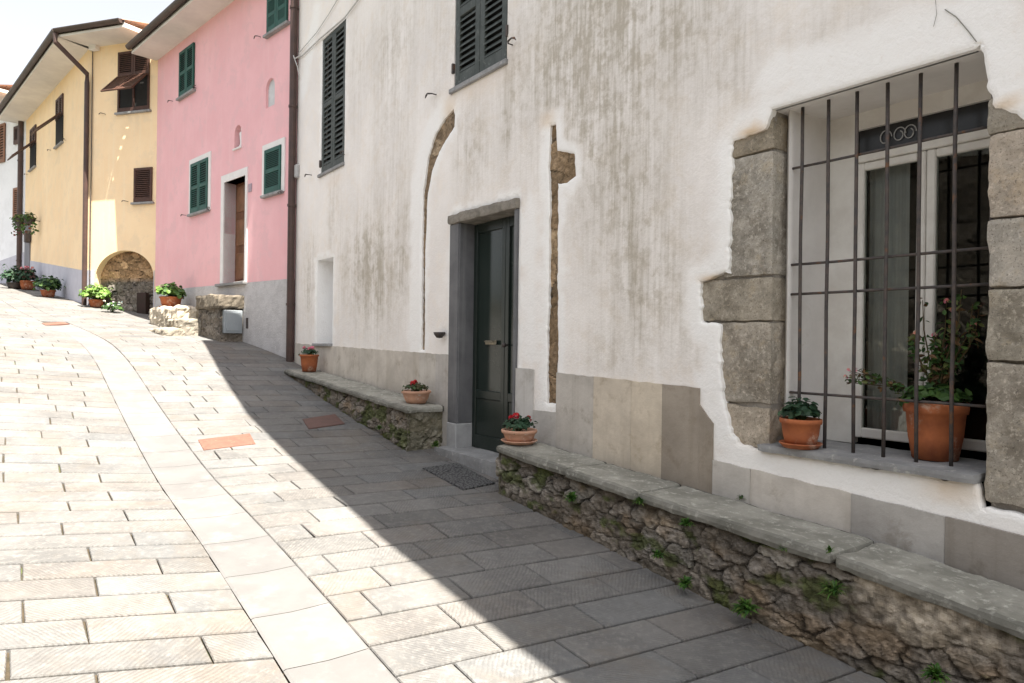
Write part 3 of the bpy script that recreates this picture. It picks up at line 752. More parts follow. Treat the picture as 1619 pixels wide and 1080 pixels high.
# ------------------------------------------------------------------ shutters
def shutters(fc, x0, x1, z0, z1, mat, parent, w=.0, sections=2, nsl=12, st=.05, leaves=2, open_=None, thick=.035, dark=True, hooks=(), hook_mat=None, pitch=None):
    """louvred leaves set in an opening"""
    xs = np.linspace(x0, x1, leaves + 1)
    for a, b in zip(xs[:-1], xs[1:]):
        a += .004; b -= .004; m1 = MB()
        m1.bbox(fc, a, a + st, w, w + thick, z0, z1, .004); m1.bbox(fc, b - st, b, w, w + thick, z0, z1, .004)
        zs = np.linspace(z0, z1, sections + 1)
        rl = st * 1.15
        cuts = []
        m1.bbox(fc, a + st, b - st, w + .001, w + thick - .001, z0, z0 + rl * 1.5, .004); m1.bbox(fc, a + st, b - st, w + .001, w + thick - .001, z1 - rl, z1, .004)
        for z in zs[1:-1]: m1.bbox(fc, a + st, b - st, w + .001, w + thick - .001, z - rl / 2, z + rl / 2, .004)
        o = m1.build('shutter', mat, parent)
        m2 = MB()
        for k in range(sections):
            lo = (z0 + rl * 1.5) if k == 0 else zs[k] + rl / 2; hi = (z1 - rl) if k == sections - 1 else zs[k + 1] - rl / 2
            n = nsl; d = (hi - lo) / n
            for i in range(n):
                zc = lo + d * (i + .5)
                hh = d * .36; t = .005
                m2.hexa([fc.P(x, ww, zz) for (ww, zz) in ((w + .003, zc - hh - t), (w + .003, zc - hh + t)) for x in (a + st, b - st)][:0] or
                        [fc.P(a + st, w + .002, zc - hh - t), fc.P(b - st, w + .002, zc - hh - t), fc.P(b - st, w + thick - .002, zc + hh - t), fc.P(a + st, w + thick - .002, zc + hh - t),
                         fc.P(a + st, w + .002, zc - hh + t), fc.P(b - st, w + .002, zc - hh + t), fc.P(b - st, w + thick - .002, zc + hh + t), fc.P(a + st, w + thick - .002, zc + hh + t)])
        m2.build('louvre', mat, o)
def hook(fc, px, py, parent, L=.13, mat=None, side=1):
    x, z = fc.at(px, py); mb = MB()
    mb.tube([fc.P(x + .05 * side, .02, z), fc.P(x + .05 * side, -.05, z), fc.P(x + .02 * side, -.07, z + .004), fc.P(x - .02 * side, -.065, z + .018), fc.P(x - .055 * side, -.06, z + .008), fc.P(x - .075 * side, -.06, z - .015)], [.006, .006, .009, .007, .010, .004], 7)
    mb.build('shutter_catch', MIRON, parent, smooth=True)
MGG = surf('grey_green_shutter', (.075, .085, .08), (.05, .06, .055), 8, .6, .3, 60, .002, c3=(.13, .14, .13), s3=20)
MGN = surf('bottle_green_shutter', (.012, .085, .065), (.01, .065, .05), 6, .5, .2, 60, .002)
MBR = surf('brown_shutter', (.085, .04, .028), (.06, .03, .022), 8, .55, .2, 60, .002)
def opening_back(fc, x0, x1, z0, z1, w, parent):
    mb = MB(); mb.box(fc, x0, x1, w, w + .02, z0, z1); mb.build('window_back', MDARK, parent)
x0, x1, z0, z1 = S1; shutters(W, x0 + .01, x1 - .01, z0, z1, MGG, house, .012, 2, 11, .06); opening_back(W, x0, x1, z0, z1, .10, house)
mb = MB(); mb.bbox(W, x0 - .04, x1 + .04, -.03, .16, z0 - .045, z0 - .002, .006); mb.build('window_sill', MSLATE, house)
x0, x1, z0, z1 = S2; shutters(W, x0 + .01, x1 - .01, z0, z1, MGG, house, .012, 2, 9, .075); opening_back(W, x0, x1, z0, z1, .10, house)
mb = MB(); mb.bbox(W, x0 - .04, x1 + .03, -.03, .16, z0 - .05, z0 - .002, .006); mb.build('window_sill', MSLATE, house)
for p in ((686, 152, 1), (816, 68, -1), (491, 278, 1), (547, 243, -1)): hook(W, p[0], p[1], house, side=p[2])
# hinges
for (sx_, zz) in ((S2[0] - .01, S2[2] + .2), (S2[1] + .01, S2[2] + .25), (S1[0] - .01, S1[2] + .15)):
    mb = MB(); mb.bbox(W, sx_ - .012, sx_ + .012, -.012, .02, zz - .05, zz + .05, .003); mb.build('hinge', MIRON, house)

# drain pipe at the corner, cables
MPIPE = surf('brown_pipe', (.085, .05, .042), (.06, .04, .035), 5, .45, .15, 30, .001)
def pipe(fc, x, w, z0, z1, r, parent, mat=MPIPE, br=True, name='drain_pipe'):
    mb = MB(); mb.tube([fc.P(x, w, z) for z in (z0, z1)], r, 14)
    z = z0 + .9
    while br and z < z1: mb.tube([fc.P(x, w, z), fc.P(x, w, z + .035)], r * 1.18, 14); z += 1.5
    return mb.build(name, mat, parent, smooth=False)
gp = gz(*W.xy(XL + .02, -.06))
pipe(W, XL + .0, -.075, gp - .05, 8.9, .055, house)
MCAB = surf('cable', (.55, .54, .52), (.45, .44, .42), 6, .7, 0)
mb = MB()
def sag(ps, w0=-.02):
    return [W.P(x, w0, z) for x, z in (W.at(px, py, w0) for px, py in ps)]
mb.tube(sag([(466, 92), (476, 80), (500, 52), (520, 22), (533, 0), (560, -60)]), .006, 6); mb.tube(sag([(466, 94), (478, 88), (505, 62), (545, 28), (566, 0), (610, -70)]), .010, 6)
mb.tube(sag([(464, 88), (470, 105), (474, 125)], -.13), .007, 6); mb.tube(sag([(466, 93), (474, 88)], -.13), .008, 6)
mb.build('wall_cable', MCAB, house, smooth=True)
x, z = W.at(471, 272); mb = MB(); mb.bbox(W, x - .02, x + .08, -.06, .0, z - .1, z + .1, .015); mb.build('junction_box', surf('grey_plastic', (.45, .44, .43), (.4, .4, .4), 4, .6, 0), house)
mb = MB(); mb.tube([W.P(*([W.at(p_[0], p_[1], -.004)[0], -.004, W.at(p_[0], p_[1], -.004)[1]])) for p_ in ((1494, 15), (1512, 27), (1530, 48), (1544, 66))], .0022, 5); mb.tube([W.P(W.at(x_, y_, -.004)[0], -.004, W.at(x_, y_, -.004)[1]) for x_, y_ in ((1479, 0), (1481, 22), (1476, 42))], .0012, 5)
mb.build('plaster_crack', surf('crack_shadow', (.25, .23, .2), (.2, .19, .17), 5, .9, 0), house)

# ------------------------------------------------------------------ other houses
def wallmat(name, c1, c2, streak=None): return surf(name, c1, c2, .9, .9, .45, 26, .008, streak=streak, c3=tuple(x * .88 + .03 for x in c1), s3=2.6, t3=(.5, .62))
MPINK = wallmat('pink_wall', (.84, .49, .51), (.79, .44, .46), (.85, .56, .56, .35))
MDADO = surf('roughcast_grey', (.60, .585, .585), (.50, .485, .485), 5, .95, 1.0, 45, .02, c3=(.70, .68, .67), s3=30)
MYEL = wallmat('yellow_wall', (.90, .69, .44), (.85, .63, .39), (.86, .72, .52, .45))
MSOF = surf('white_soffit', (.72, .69, .64), (.64, .61, .57), 2, .85, .2)
MGUT = surf('brown_gutter', (.085, .06, .05), (.06, .045, .04), 4, .5, .1)
MTILE = surf('roof_tile', (.42, .24, .16), (.30, .18, .13), 5, .9, .5, 30, .01, c3=(.2, .17, .14), s3=9)
MTR = surf('white_trim', (.78, .76, .74), (.72, .70, .68), 4, .8, .2)
def eave(fc, x0, x1, z, over, parent, depth=6, slope=.30, xo0=0, xo1=0):
    """soffit, gutter and tiled slope; xo shift the outer ends for mitred corners"""
    t = .09
    mb = MB(); mb.hexa([fc.P(x, w, zz) for zz in (z, z + t) for x, w in ((x0 + xo0, -over), (x1 + xo1, -over), (x1, .35), (x0, .35))]); mb.build('soffit', MSOF, parent)
    mb = MB(); g = -over - .06
    n = 12; P = []
    for x in (x0 + xo0 * 1.1, x1 + xo1 * 1.1):
        for k in range(n + 1):
            a = math.pi + math.pi * k / n
            P.append(fc.P(x, g + .065 * math.cos(a), z + t + .045 + .075 * math.sin(a)))
    V = P; Fs = [(k, k + 1, n + 2 + k, n + 1 + k) for k in range(n)]; Fs += [tuple(range(n + 1)), tuple(range(n + 1, 2 * n + 2))]
    mb.add(V, Fs); mb.box(fc, x0 + xo0, x1 + xo1, g + .06, g + .075, z + t - .04, z + t + .06); mb.build('gutter', MGUT, parent)
    mb = MB(); L = x1 - x0; nx = int(L / .03); ny = 3; V = []
    for i in range(nx + 1):
        f = i / nx
        for j in range(ny + 1):
            w = -over - .04 + (depth + over) * j / ny
            xx = x0 + L * f + (xo0 * (1 - f) + xo1 * f) * (1 - j / ny)
            V.append(fc.P(xx, w, z + t + .05 + slope * (w + over) + .035 * abs(math.sin(math.pi * (x0 + L * f) / .2))))
    mb.add(V, [(i * (ny + 1) + j, (i + 1) * (ny + 1) + j, (i + 1) * (ny + 1) + j + 1, i * (ny + 1) + j + 1) for i in range(nx) for j in range(ny)])
    mb.build('roof', MTILE, parent)

# ---- pink house
pz0 = gz(*PK.xy(-3))
pink = thing('pink_house', 'pink house with green shutters, white door surround and grey roughcast base', 'house', (*PK.xy(-3), pz0))
ZP = PK.at(250, 95)[1]; PL = xpe
print('pink top', ZP, 'len', PL)
pd0, _ = PK.at(368, 380); pd1, _ = PK.at(387, 380); pdz1 = PK.at(378, 281)[1]; pdz0 = PK.at(378, 446)[1]
ps0, _ = PK.at(350, 380); ps1, _ = PK.at(391, 380); psz1 = (PK.at(350, 281)[1] + PK.at(391, 263)[1]) / 2
dh = rect(ps0 + .12, ps1 - .07, pdz0, psz1 - .13)
def niche_poly(cx, cy, wpx, hpx, fc=PK):
    x0, z0 = fc.at(cx - wpx / 2, cy + hpx / 2); x1, _ = fc.at(cx + wpx / 2, cy + hpx / 2); _, z1 = fc.at(cx, cy - hpx / 2)
    r = (x1 - x0) / 2; cx_ = (x0 + x1) / 2
    return [(x0, z0), (x1, z0)] + [(cx_ + r * math.cos(a), z1 - r + r * math.sin(a)) for a in np.linspace(0, math.pi, 9)]
nn1 = niche_poly(376, 217, 11, 38); nn2 = niche_poly(427, 148, 14, 48)
holes = [(resample(dh, .3), .28), (nn1, .16), (nn2, .05)]
mb, _ = plate(PK, rect(PL, -.02, pz0 - 1.2, ZP + .06), holes); mb.build('wall', MPINK, pink)
mb = MB(); mb.box(PK, PL, -.05, .4, 6, pz0 - 1, ZP + .05); mb.box(PK, PL, PL + .2, .005, .42, pz0 - 1, ZP + .05); mb.build('rear_wall', MPINK, pink)
for h, d in ((nn1, .155), (nn2, .045)):
    mb = MB(); a = np.array(h); mb.box(PK, a[:, 0].min() - .02, a[:, 0].max() + .02, d, d + .02, a[:, 1].min() - .02, a[:, 1].max() + .02)
    mb.build('niche', surf('niche_grey', (.62, .63, .63), (.54, .55, .55), 5, .9, .3), pink)
a = np.array(nn1); mb = MB(); mb.bbox(PK, a[:, 0].min() - .02, a[:, 0].max() + .02, -.03, .1, a[:, 1].min() - .03, a[:, 1].min(), .005); mb.build('niche_sill', MTR, pink)
# small white figurine in the niche: draped standing form
mb = MB(); c = PK.P((a[:, 0].min() + a[:, 0].max()) / 2 + .02, .07, a[:, 1].min()); mb.lathe(c, [(0, 0), (.055, 0), (.05, .04), (.035, .08), (.045, .2), (.05, .26), (.02, .3), (.028, .33), (.024, .37), (0, .385)], 14); mb.build('statuette', MTR, pink, smooth=True)
# dado
def dado(fc, x0, x1, zt, zb_, parent, w=-.012, mat=MDADO):
    mb = MB(); n = 12; V = []
    for i in range(n + 1):
        x = x0 + (x1 - x0) * i / n; V += [fc.P(x, w, zb_), fc.P(x, w, zt(x)), fc.P(x, .01, zt(x))]
    mb.add(V, [(3 * i, 3 * i + 3, 3 * i + 4, 3 * i + 1) for i in range(n)] + [(3 * i + 1, 3 * i + 4, 3 * i + 5, 3 * i + 2) for i in range(n)])
    return mb.build('plinth', mat, parent)
zda = PK.at(300, 455)[1]; zdb = PK.at(460, 441)[1]; xa_ = PK.at(300, 455)[0]
zf = lambda x: zda + (zdb - zda) * (x - xa_) / (0 - xa_)
dado(PK, PL + .01, ps0 - .0, lambda x: min(zf(x), zda + .0), pz0 - 1.2, pink); dado(PK, ps0, ps1, lambda x: pdz0 - .035, pz0 - 1.2, pink); dado(PK, ps1, -.03, zf, pz0 - 1.2, pink)
# door
mb = MB(); mb.box(PK, ps0, ps0 + .12, -.02, .27, pdz0, psz1); mb.box(PK, ps1 - .07, ps1, -.02, .27, pdz0, psz1); mb.box(PK, ps0 + .12, ps1 - .07, -.02, .27, psz1 - .13, psz1)
mb.build('door_surround', MTR, pink)
mb = MB(); mb.bbox(PK, ps0 + .12, ps1 - .07, .2, .25, pdz0, psz1 - .13, .004)
o = mb.build('door', surf('varnished_door', (.16, .065, .03), (.11, .045, .02), 6, .45, .2, streak=(.2, .09, .04, .5)), pink)
mb = MB()
for k in range(3):
    h_ = (psz1 - .13 - pdz0) / 3; mb.bbox(PK, ps0 + .2, ps1 - .13, .185, .205, pdz0 + h_ * k + .08, pdz0 + h_ * (k + 1) - .05, .012)
mb.build('door_panel', surf('varnished_panel', (.22, .10, .05), (.15, .07, .03), 6, .45, .2), o)
mb = MB(); mb.bbox(PK, ps0 - .08, ps1 + .02, -.08, .28, pdz0 - .05, pdz0 - .001, .006); mb.build('threshold', MSLATE, pink)
# shuttered windows
def pink_win(a, b, ta, tb, ba, bb, trim, leaves=2, nsl=9, sections=2):
    x0, x1, z0, z1 = shpx(PK, a, b, ta, tb, ba, bb)
    if z1 > ZP - .15: z1 = z0 + 1.25
    shutters(PK, x0, x1, z0, z1, MGN, pink, -.04, sections, nsl, .055, leaves)
    mb = MB(); mb.box(PK, x0 + .03, x1 - .03, -.003, .01, z0 + .03, z1 - .03); mb.build('window_back', MDARK, pink)
    if trim:
        mb = MB(); t = .10
        mb.box(PK, x0 - t, x0 - .0, -.02, .01, z0 - .02, z1 + t); mb.box(PK, x1, x1 + t, -.02, .01, z0 - .02, z1 + t); mb.box(PK, x0, x1, -.02, .01, z1, z1 + t); mb.build('window_trim', MTR, pink)
    mb = MB(); mb.bbox(PK, x0 - .06, x1 + .06, -.07, .01, z0 - .05, z0 - .005, .005); mb.build('window_sill', MSLATE, pink)
pink_win(286, 309, 84, 68, 154, 142, False)
pink_win(425, 457, 0, -20, 54, 36, False)
pink_win(304, 331, 259, 251, 338, 331, True)
pink_win(421, 447, 238, 230, 308, 302, True, leaves=1)
for p in ((272, 161, 1), (312, 138, -1), (410, 60, 1), (293, 341, 1), (334, 330, -1), (447, 306, -1)): hook(PK, p[0], p[1], pink, side=p[2])
eave(PK, PL - .05, -.02, ZP, .50, pink, 5)
x, z = PK.at(396, 297); mb = MB(); mb.bbox(PK, x - .06, x + .06, -.012, .0, z - .07, z + .07, .004); mb.build('house_number_plate', surf('plate_grey', (.42, .33, .36), (.3, .25, .3), 9, .6, 0), pink)
# grey meter cupboard at the base
m0, mz1 = PK.at(345, 487); m1_, mz0 = PK.at(383, 527)
# outside steps of rough stone
steps = thing('stone_steps', 'rough stone steps and rubble block below the pink house door', 'steps', tuple(gpix(330, 532)))
def wfind(px, x):
    """how far in front of the pink wall a stone's near end stands"""
    lo_, hi_ = -2.5, 0.0
    for _ in range(40):
        m_ = (lo_ + hi_) / 2
        if PK.at(px, 500, m_)[0] < x: hi_ = m_
        else: lo_ = m_
    return m_
def stepblock(x0, x1, w0, w1, z0, z1, seed, col=(1, 1, 1), nm='step', rn=.03, ro=.02):
    return block(PK, x0, x1, w0, w1, z0, z1, seed, .035, ro, rn, col).build(nm, MQ, steps)
bx1 = PK.at(386, 500, 0)[0]
# depth grows towards the viewer as the sight line moves left
import itertools
def wsolve(px, x):
    best = min(np.linspace(-2.5, 0, 501), key=lambda q_: abs(PK.at(px, 500, q_)[0] - x)); return float(best)
bw = wsolve(348, bx1); bx0 = PK.at(313, 500, bw)[0]
gs = gz(*PK.xy(bx0, bw)) - .25
zt_ = PK.at(348, 465, bw)[1]; zt2 = PK.at(348, 488, bw)[1]
print('step block', bx0, bx1, bw, zt_, zt2)
stepblock(bx0 - .02, bx1 + .03, bw - .05, -.01, zt2 + .005, zt_, 61, (.40, .37, .33), 'landing')
mb = rubble(lambda x, z, o: PK.P(bx0 + x, bw + .03 - o, z), bx1 - bx0, lambda x: gs, lambda x: zt2, .025, (.3, .14), 71, .04); mb.build('masonry', MRUB, steps)
mb = rubble(lambda x, z, o: PK.P(bx1 + o - .04, bw + x, z), -bw, lambda x: gs, lambda x: zt2, .03, (.3, .16), 72, .03); mb.build('end_masonry', MRUB, steps)
mb = rubble(lambda x, z, o: PK.P(bx0 - o + .04, bw + x, z), -bw, lambda x: gs, lambda x: zt2, .04, (.3, .16), 73, .03); mb.build('end_masonry', MRUB, steps)
w2 = wsolve(286, bx0 + .1); w3 = wsolve(259, bx0 + .2)
stepblock(PK.at(262, 500, w2)[0], bx0 + .1, w2, bw + .1, gs, PK.at(286, 503, w2)[1], 63, (.62, .6, .56), rn=.05)
stepblock(PK.at(233, 500, w3)[0], bx0 + .2, w3, w2 + .06, gs - .1, PK.at(259, 519, w3)[1], 64, (.66, .63, .58), rn=.05)
stepblock(PK.at(292, 500, bw + .1)[0], bx0 - .02, bw + .1, -.02, gs, PK.at(300, 489, bw)[1], 65, (.6, .57, .5))
cw0 = bw + .05; zc1, zc0 = zt2 - .02, PK.at(365, 527, bw * .5)[1]
mb = MB(); mb.bbox(PK, bx1 - .05, bx1 + .03, cw0, -.04, zc0, zc1, .006); mb.bbox(PK, bx1 + .02, bx1 + .04, cw0 + .04, -.08, zc0 + .04, zc1 - .04, .004)
mb.build('meter_cupboard', surf('grey_metal_door', (.34, .37, .39), (.3, .33, .35), 4, .55, .1), steps)
x, z = PK.at(392, 511); mb = MB(); mb.bbox(PK, x - .04, x + .04, -.02, .01, z - .09, z + .09, .004); mb.build('vent', MIRON, pink)

# ---- yellow house, two faces
yz = gz(*YB.xy(0))
yel = thing('yellow_house', 'yellow house with brown shutters and a stone archway at its foot', 'house', (*YB.xy(0), yz))
ZY = YA.at(143, 76)[1]; print('yellow top', ZY, 'A len', xae, 'B len', xbe)
ax0, az0 = YA.at(150, 495); ax1, _ = YA.at(242, 495); _, az1 = YA.at(197, 396); _, azs = YA.at(150, 440)
acx, arx = (ax0 + ax1) / 2, (ax1 - ax0) / 2
ap = [(ax0, az0 - .8), (ax1, az0 - .8)] + [(acx + arx * math.cos(a), azs + (az1 - azs) * math.sin(a)) for a in np.linspace(0, math.pi, 19)]
print('arch', ax0, ax1, az0, azs, az1)
mb, _ = plate(YA, rect(xae, .0, yz - 1.5, ZY + .06), [(ap, .2)]); mb.build('wall', MYEL, yel)
mb, _ = plate(YB, rect(xbe, .0, yz - 1.5, ZY + .06), []); mb.build('wall', MYEL, yel)
mb = MB(); mb.box(YB, xbe, -1.2, .1, 6, yz - 1.5, ZY + .03); mb.build('rear_wall', MYEL, yel)
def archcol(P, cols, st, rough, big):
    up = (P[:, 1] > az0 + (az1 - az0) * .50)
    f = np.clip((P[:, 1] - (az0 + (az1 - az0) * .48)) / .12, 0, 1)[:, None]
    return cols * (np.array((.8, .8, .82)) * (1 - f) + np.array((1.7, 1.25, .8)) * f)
mb = rubble(lambda x, z, o: YA.P(ax0 - .05 + x, .17 - o * 1.3, z), ax1 - ax0 + .1, lambda x: az0 - .5, lambda x: az1 + .05, .03, (.22, .12), 9, .05, archcol)
mb.build('arch_infill', MRUB, yel)
x0, z1 = YA.at(231, 464, .3); x1, z0 = YA.at(242, 497, .3)
mb = MB(); mb.bbox(YA, x0, x1 + .05, .04, .18, z0 - .1, z1, .01); mb.build('cellar_hatch', surf('dark_wood', (.04, .02, .018), (.03, .02, .015), 6, .7, .3), yel)
def dad2(fc, x0, x1, p, q_, parent):
    (xa, za), (xb, zb2) = fc.at(*p), fc.at(*q_); f = lambda x: za + (zb2 - za) * (x - xa) / (xb - xa)
    dado(fc, x0, x1, f, yz - 1.6, parent, -.01, surf('smooth_grey_plinth', (.50, .50, .56), (.44, .44, .5), 3, .9, .4, 40, .006))
dad2(YB, xbe + .01, -.01, (48, 412), (128, 427), yel); 
dad2(YA, xae + .01, ax0 - .01, (140, 427), (150, 428), yel); dad2(YA, ax1 + .01, -.01, (240, 427), (247, 428), yel)
def ywin(fc, a, b, ta, tb, ba, bb, parent=yel, leaves=2, mat=MBR, sections=2, nsl=10, sill=True):
    x0, x1, z0, z1 = shpx(fc, a, b, ta, tb, ba, bb)
    shutters(fc, x0, x1, z0, z1, mat, parent, -.035, sections, nsl, .05, leaves)
    mb = MB(); mb.box(fc, x0 + .02, x1 - .02, -.003, .01, z0 + .02, z1 - .02); mb.build('window_back', MDARK, parent)
    if sill: mb = MB(); mb.bbox(fc, x0 - .05, x1 + .05, -.06, .01, z0 - .05, z0 - .005, .005); mb.build('window_sill', MSLATE, parent)
    return x0, x1, z0, z1
# upper window on the lit face: closed top halves, lower halves swung out
x0, x1, z0, z1 = shpx(YA, 188, 238, 82, 79, 177, 175)
zm = (z0 + z1) / 2 + .1
shutters(YA, x0, x1, zm, z1, MBR, yel, -.035, 1, 10, .05, 2)
mb = MB(); mb.box(YA, x0 + .02, x1 - .02, -.003, .01, z0, z1 - .02); mb.build('window_back', MDARK, yel)
mb = MB(); t = .05
for xa in (x0, (x0 + x1) / 2 - t / 2, x1 - t): mb.bbox(YA, xa, xa + t, -.03, -.002, z0, zm, .004)
mb.bbox(YA, x0, x1, -.031, -.001, z0, z0 + .09, .004); mb.build('window_frame', MBR, yel)
def flap(fc, x0, x1, zh, L, ang, parent, mat):
    """a half shutter hinged at its top edge and propped out"""
    mb = MB(); c, s_ = math.cos(ang), math.sin(ang); sh = -.30 * L
    def Q(x, l, t): return fc.P(x + sh * l / L * 0, -.04 - l * s_ - t * c, zh - l * c + t * s_)
    def bar(xa, xb, la, lb, ta=0, tb=.03): mb.hexa([Q(x, l, t) for t in (ta, tb) for x, l in ((xa, la), (xb, la), (xb, lb), (xa, lb))])
    bar(x0, x0 + .045, 0, L); bar(x1 - .045, x1, 0, L); bar(x0 + .045, x1 - .045, 0, .05); bar(x0 + .045, x1 - .045, L - .05, L)
    n = 9
    for i in range(n): l = .05 + (L - .1) * (i + .5) / n; bar(x0 + .045, x1 - .045, l - .017, l + .012, .008, .022)
    mb.build('propped_shutter', mat, parent)
flap(YA, x0 + .02, (x0 + x1) / 2 - .01, zm, .62, R(42), yel, MBR); flap(YA, (x0 + x1) / 2 + .01, x1 - .02, zm, .62, R(42), yel, MBR)
mb = MB(); mb.bbox(YA, x0 - .05, x1 + .05, -.06, .01, z0 - .05, z0 - .005, .005); mb.build('window_sill', MSLATE, yel)
ywin(YA, 213, 242, 266, 265, 320, 319, leaves=1, sections=1, nsl=14)
for p in ((164, 181, 1), (200, 319, 1)): hook(YA, p[0], p[1], yel, side=p[2])
for (a, b, ta, tb, ba, bb) in ((90, 101, 160, 147, 231, 224), (49, 58, 205, 198, 268, 262)):
    x0, x1, z0, z1 = shpx(YB, a, b, ta, tb, ba, bb)
    zm = z0 + (z1 - z0) * .55
    shutters(YB, x0, x1, zm, z1, MBR, yel, -.035, 1, 8, .06, 2)
    mb = MB(); mb.box(YB, x0, x1, -.02, .01, z0, zm); mb.build('window_back', MDARK, yel)
    flap(YB, x0, x1, zm + .05, .72, R(44), yel, MBR)
    mb = MB(); mb.bbox(YB, x0 - .05, x1 + .05, -.06, .01, z0 - .05, z0 - .005, .005); mb.build('window_sill', MSLATE, yel)
for p in ((80, 238, 1), (105, 221, -1), (43, 276, 1)): hook(YB, p[0], p[1], yel, side=p[2])
OV = .62; half = R((73 - 44.5) / 2); mt = OV * math.tan(half)
eave(YA, xae, -.02, ZY, OV, yel, 4, .30, -mt, -.25)
eave(YB, xbe - .3, .0, ZY, OV, yel, 4, .30, 0, mt)
mb = MB(); V = []
cnr = YA.P(xae - mt * 1.1, -OV - .06, ZY + .05)
mb.tube([cnr, cnr + Vector((0, 0, -.18)), YA.P(xae + .05, -.10, ZY - .62), YA.P(xae + .02, -.075, ZY - .8), YA.P(xae + .02, -.075, yz - .3)], .05, 12); mb.build('drain_pipe', MPIPE, yel)
pts = [YA.P(*([YA.at(p_[0], p_[1], -.03)[0], -.03, YA.at(p_[0], p_[1], -.03)[1]])) for p_ in ((150, 67), (175, 66), (200, 60), (225, 57), (245, 53))]
mb = MB(); mb.tube(pts, .012, 6); mb.tube([YA.P(xae + .12, -.03, ZY - .05), YA.P(xae + .12, -.03, yz)], .010, 6); mb.build('wall_cable', MIRON, yel)
x, z = YA.at(150, 72); mb = MB(); mb.bbox(YA, x - .05, x + .15, -.12, 0, z - .14, z + .08, .01)
mb.build('junction_box', MTR, yel)

# ---- far white house
fz = gz(*FW.xy(0)); far = thing('far_house', 'white house with brown shutters at the top of the lane, cut by the left edge', 'house', (*FW.xy(0), fz))
ZF = FW.at(20, 165)[1]; print('far', ZF)
mb, _ = plate(FW, rect(-12, .6, fz - 1.5, ZF + .05), []); mb.build('wall', wallmat('far_white_wall', (.78, .79, .82), (.72, .73, .76)), far)
mb = MB(); mb.box(FW, -12, .55, .1, 6, fz - 1.5, ZF); mb.build('rear_wall', MSH, far)
eave(FW, -12, .5, ZF, .8, far, 4, .3)
(xa, za), (xb, zb2) = FW.at(2, 412), FW.at(32, 401)
dado(FW, -12, .58, lambda x: za + (zb2 - za) * (x - xa) / (xb - xa), fz - 1.6, far, -.01, surf('smooth_grey_plinth', (0, 0, 0)))
MOB = surf('faded_brown_shutter', (.26, .13, .08), (.2, .1, .06), 6, .6, .2)
def fwin(a, b, t_, b_, m_):
    x0, x1, z0, z1 = shpx(FW, a, b, t_ + 2, t_ - 2, b_ + 2, b_ - 2); shutters(FW, x0, x1, z0, z1, m_, far, -.05, 1, 12, .07, 1)
    mb = MB(); mb.box(FW, x0 + .02, x1 - .02, -.003, .01, z0 + .02, z1 - .02); mb.build('window_back', MDARK, far)
fwin(24, 32, 200, 228, MBR); fwin(23, 33, 297, 345, MOB); fwin(1, 10, 196, 257, MOB)
pipe(YB, xbe + .02, -.1, gz(*YB.xy(xbe)) - .2, ZY, .07, yel)
x0, z1 = YB.at(41, 355); x1, z0 = YB.at(48, 424); mb = MB(); mb.bbox(YB, x0, x1, -.03, .01, z0 - 1, z1, .004); mb.build('door', surf('grey_door', (.18, .18, .2), (.15, .15, .17), 4, .6, .1), yel)
x, z = YB.at(49, 373); mb = MB(); mb.bbox(YB, x - .1, x + .1, -.16, -.01, z - .2, z + .14, .02); mb.build('letter_box', MIRON, yel)

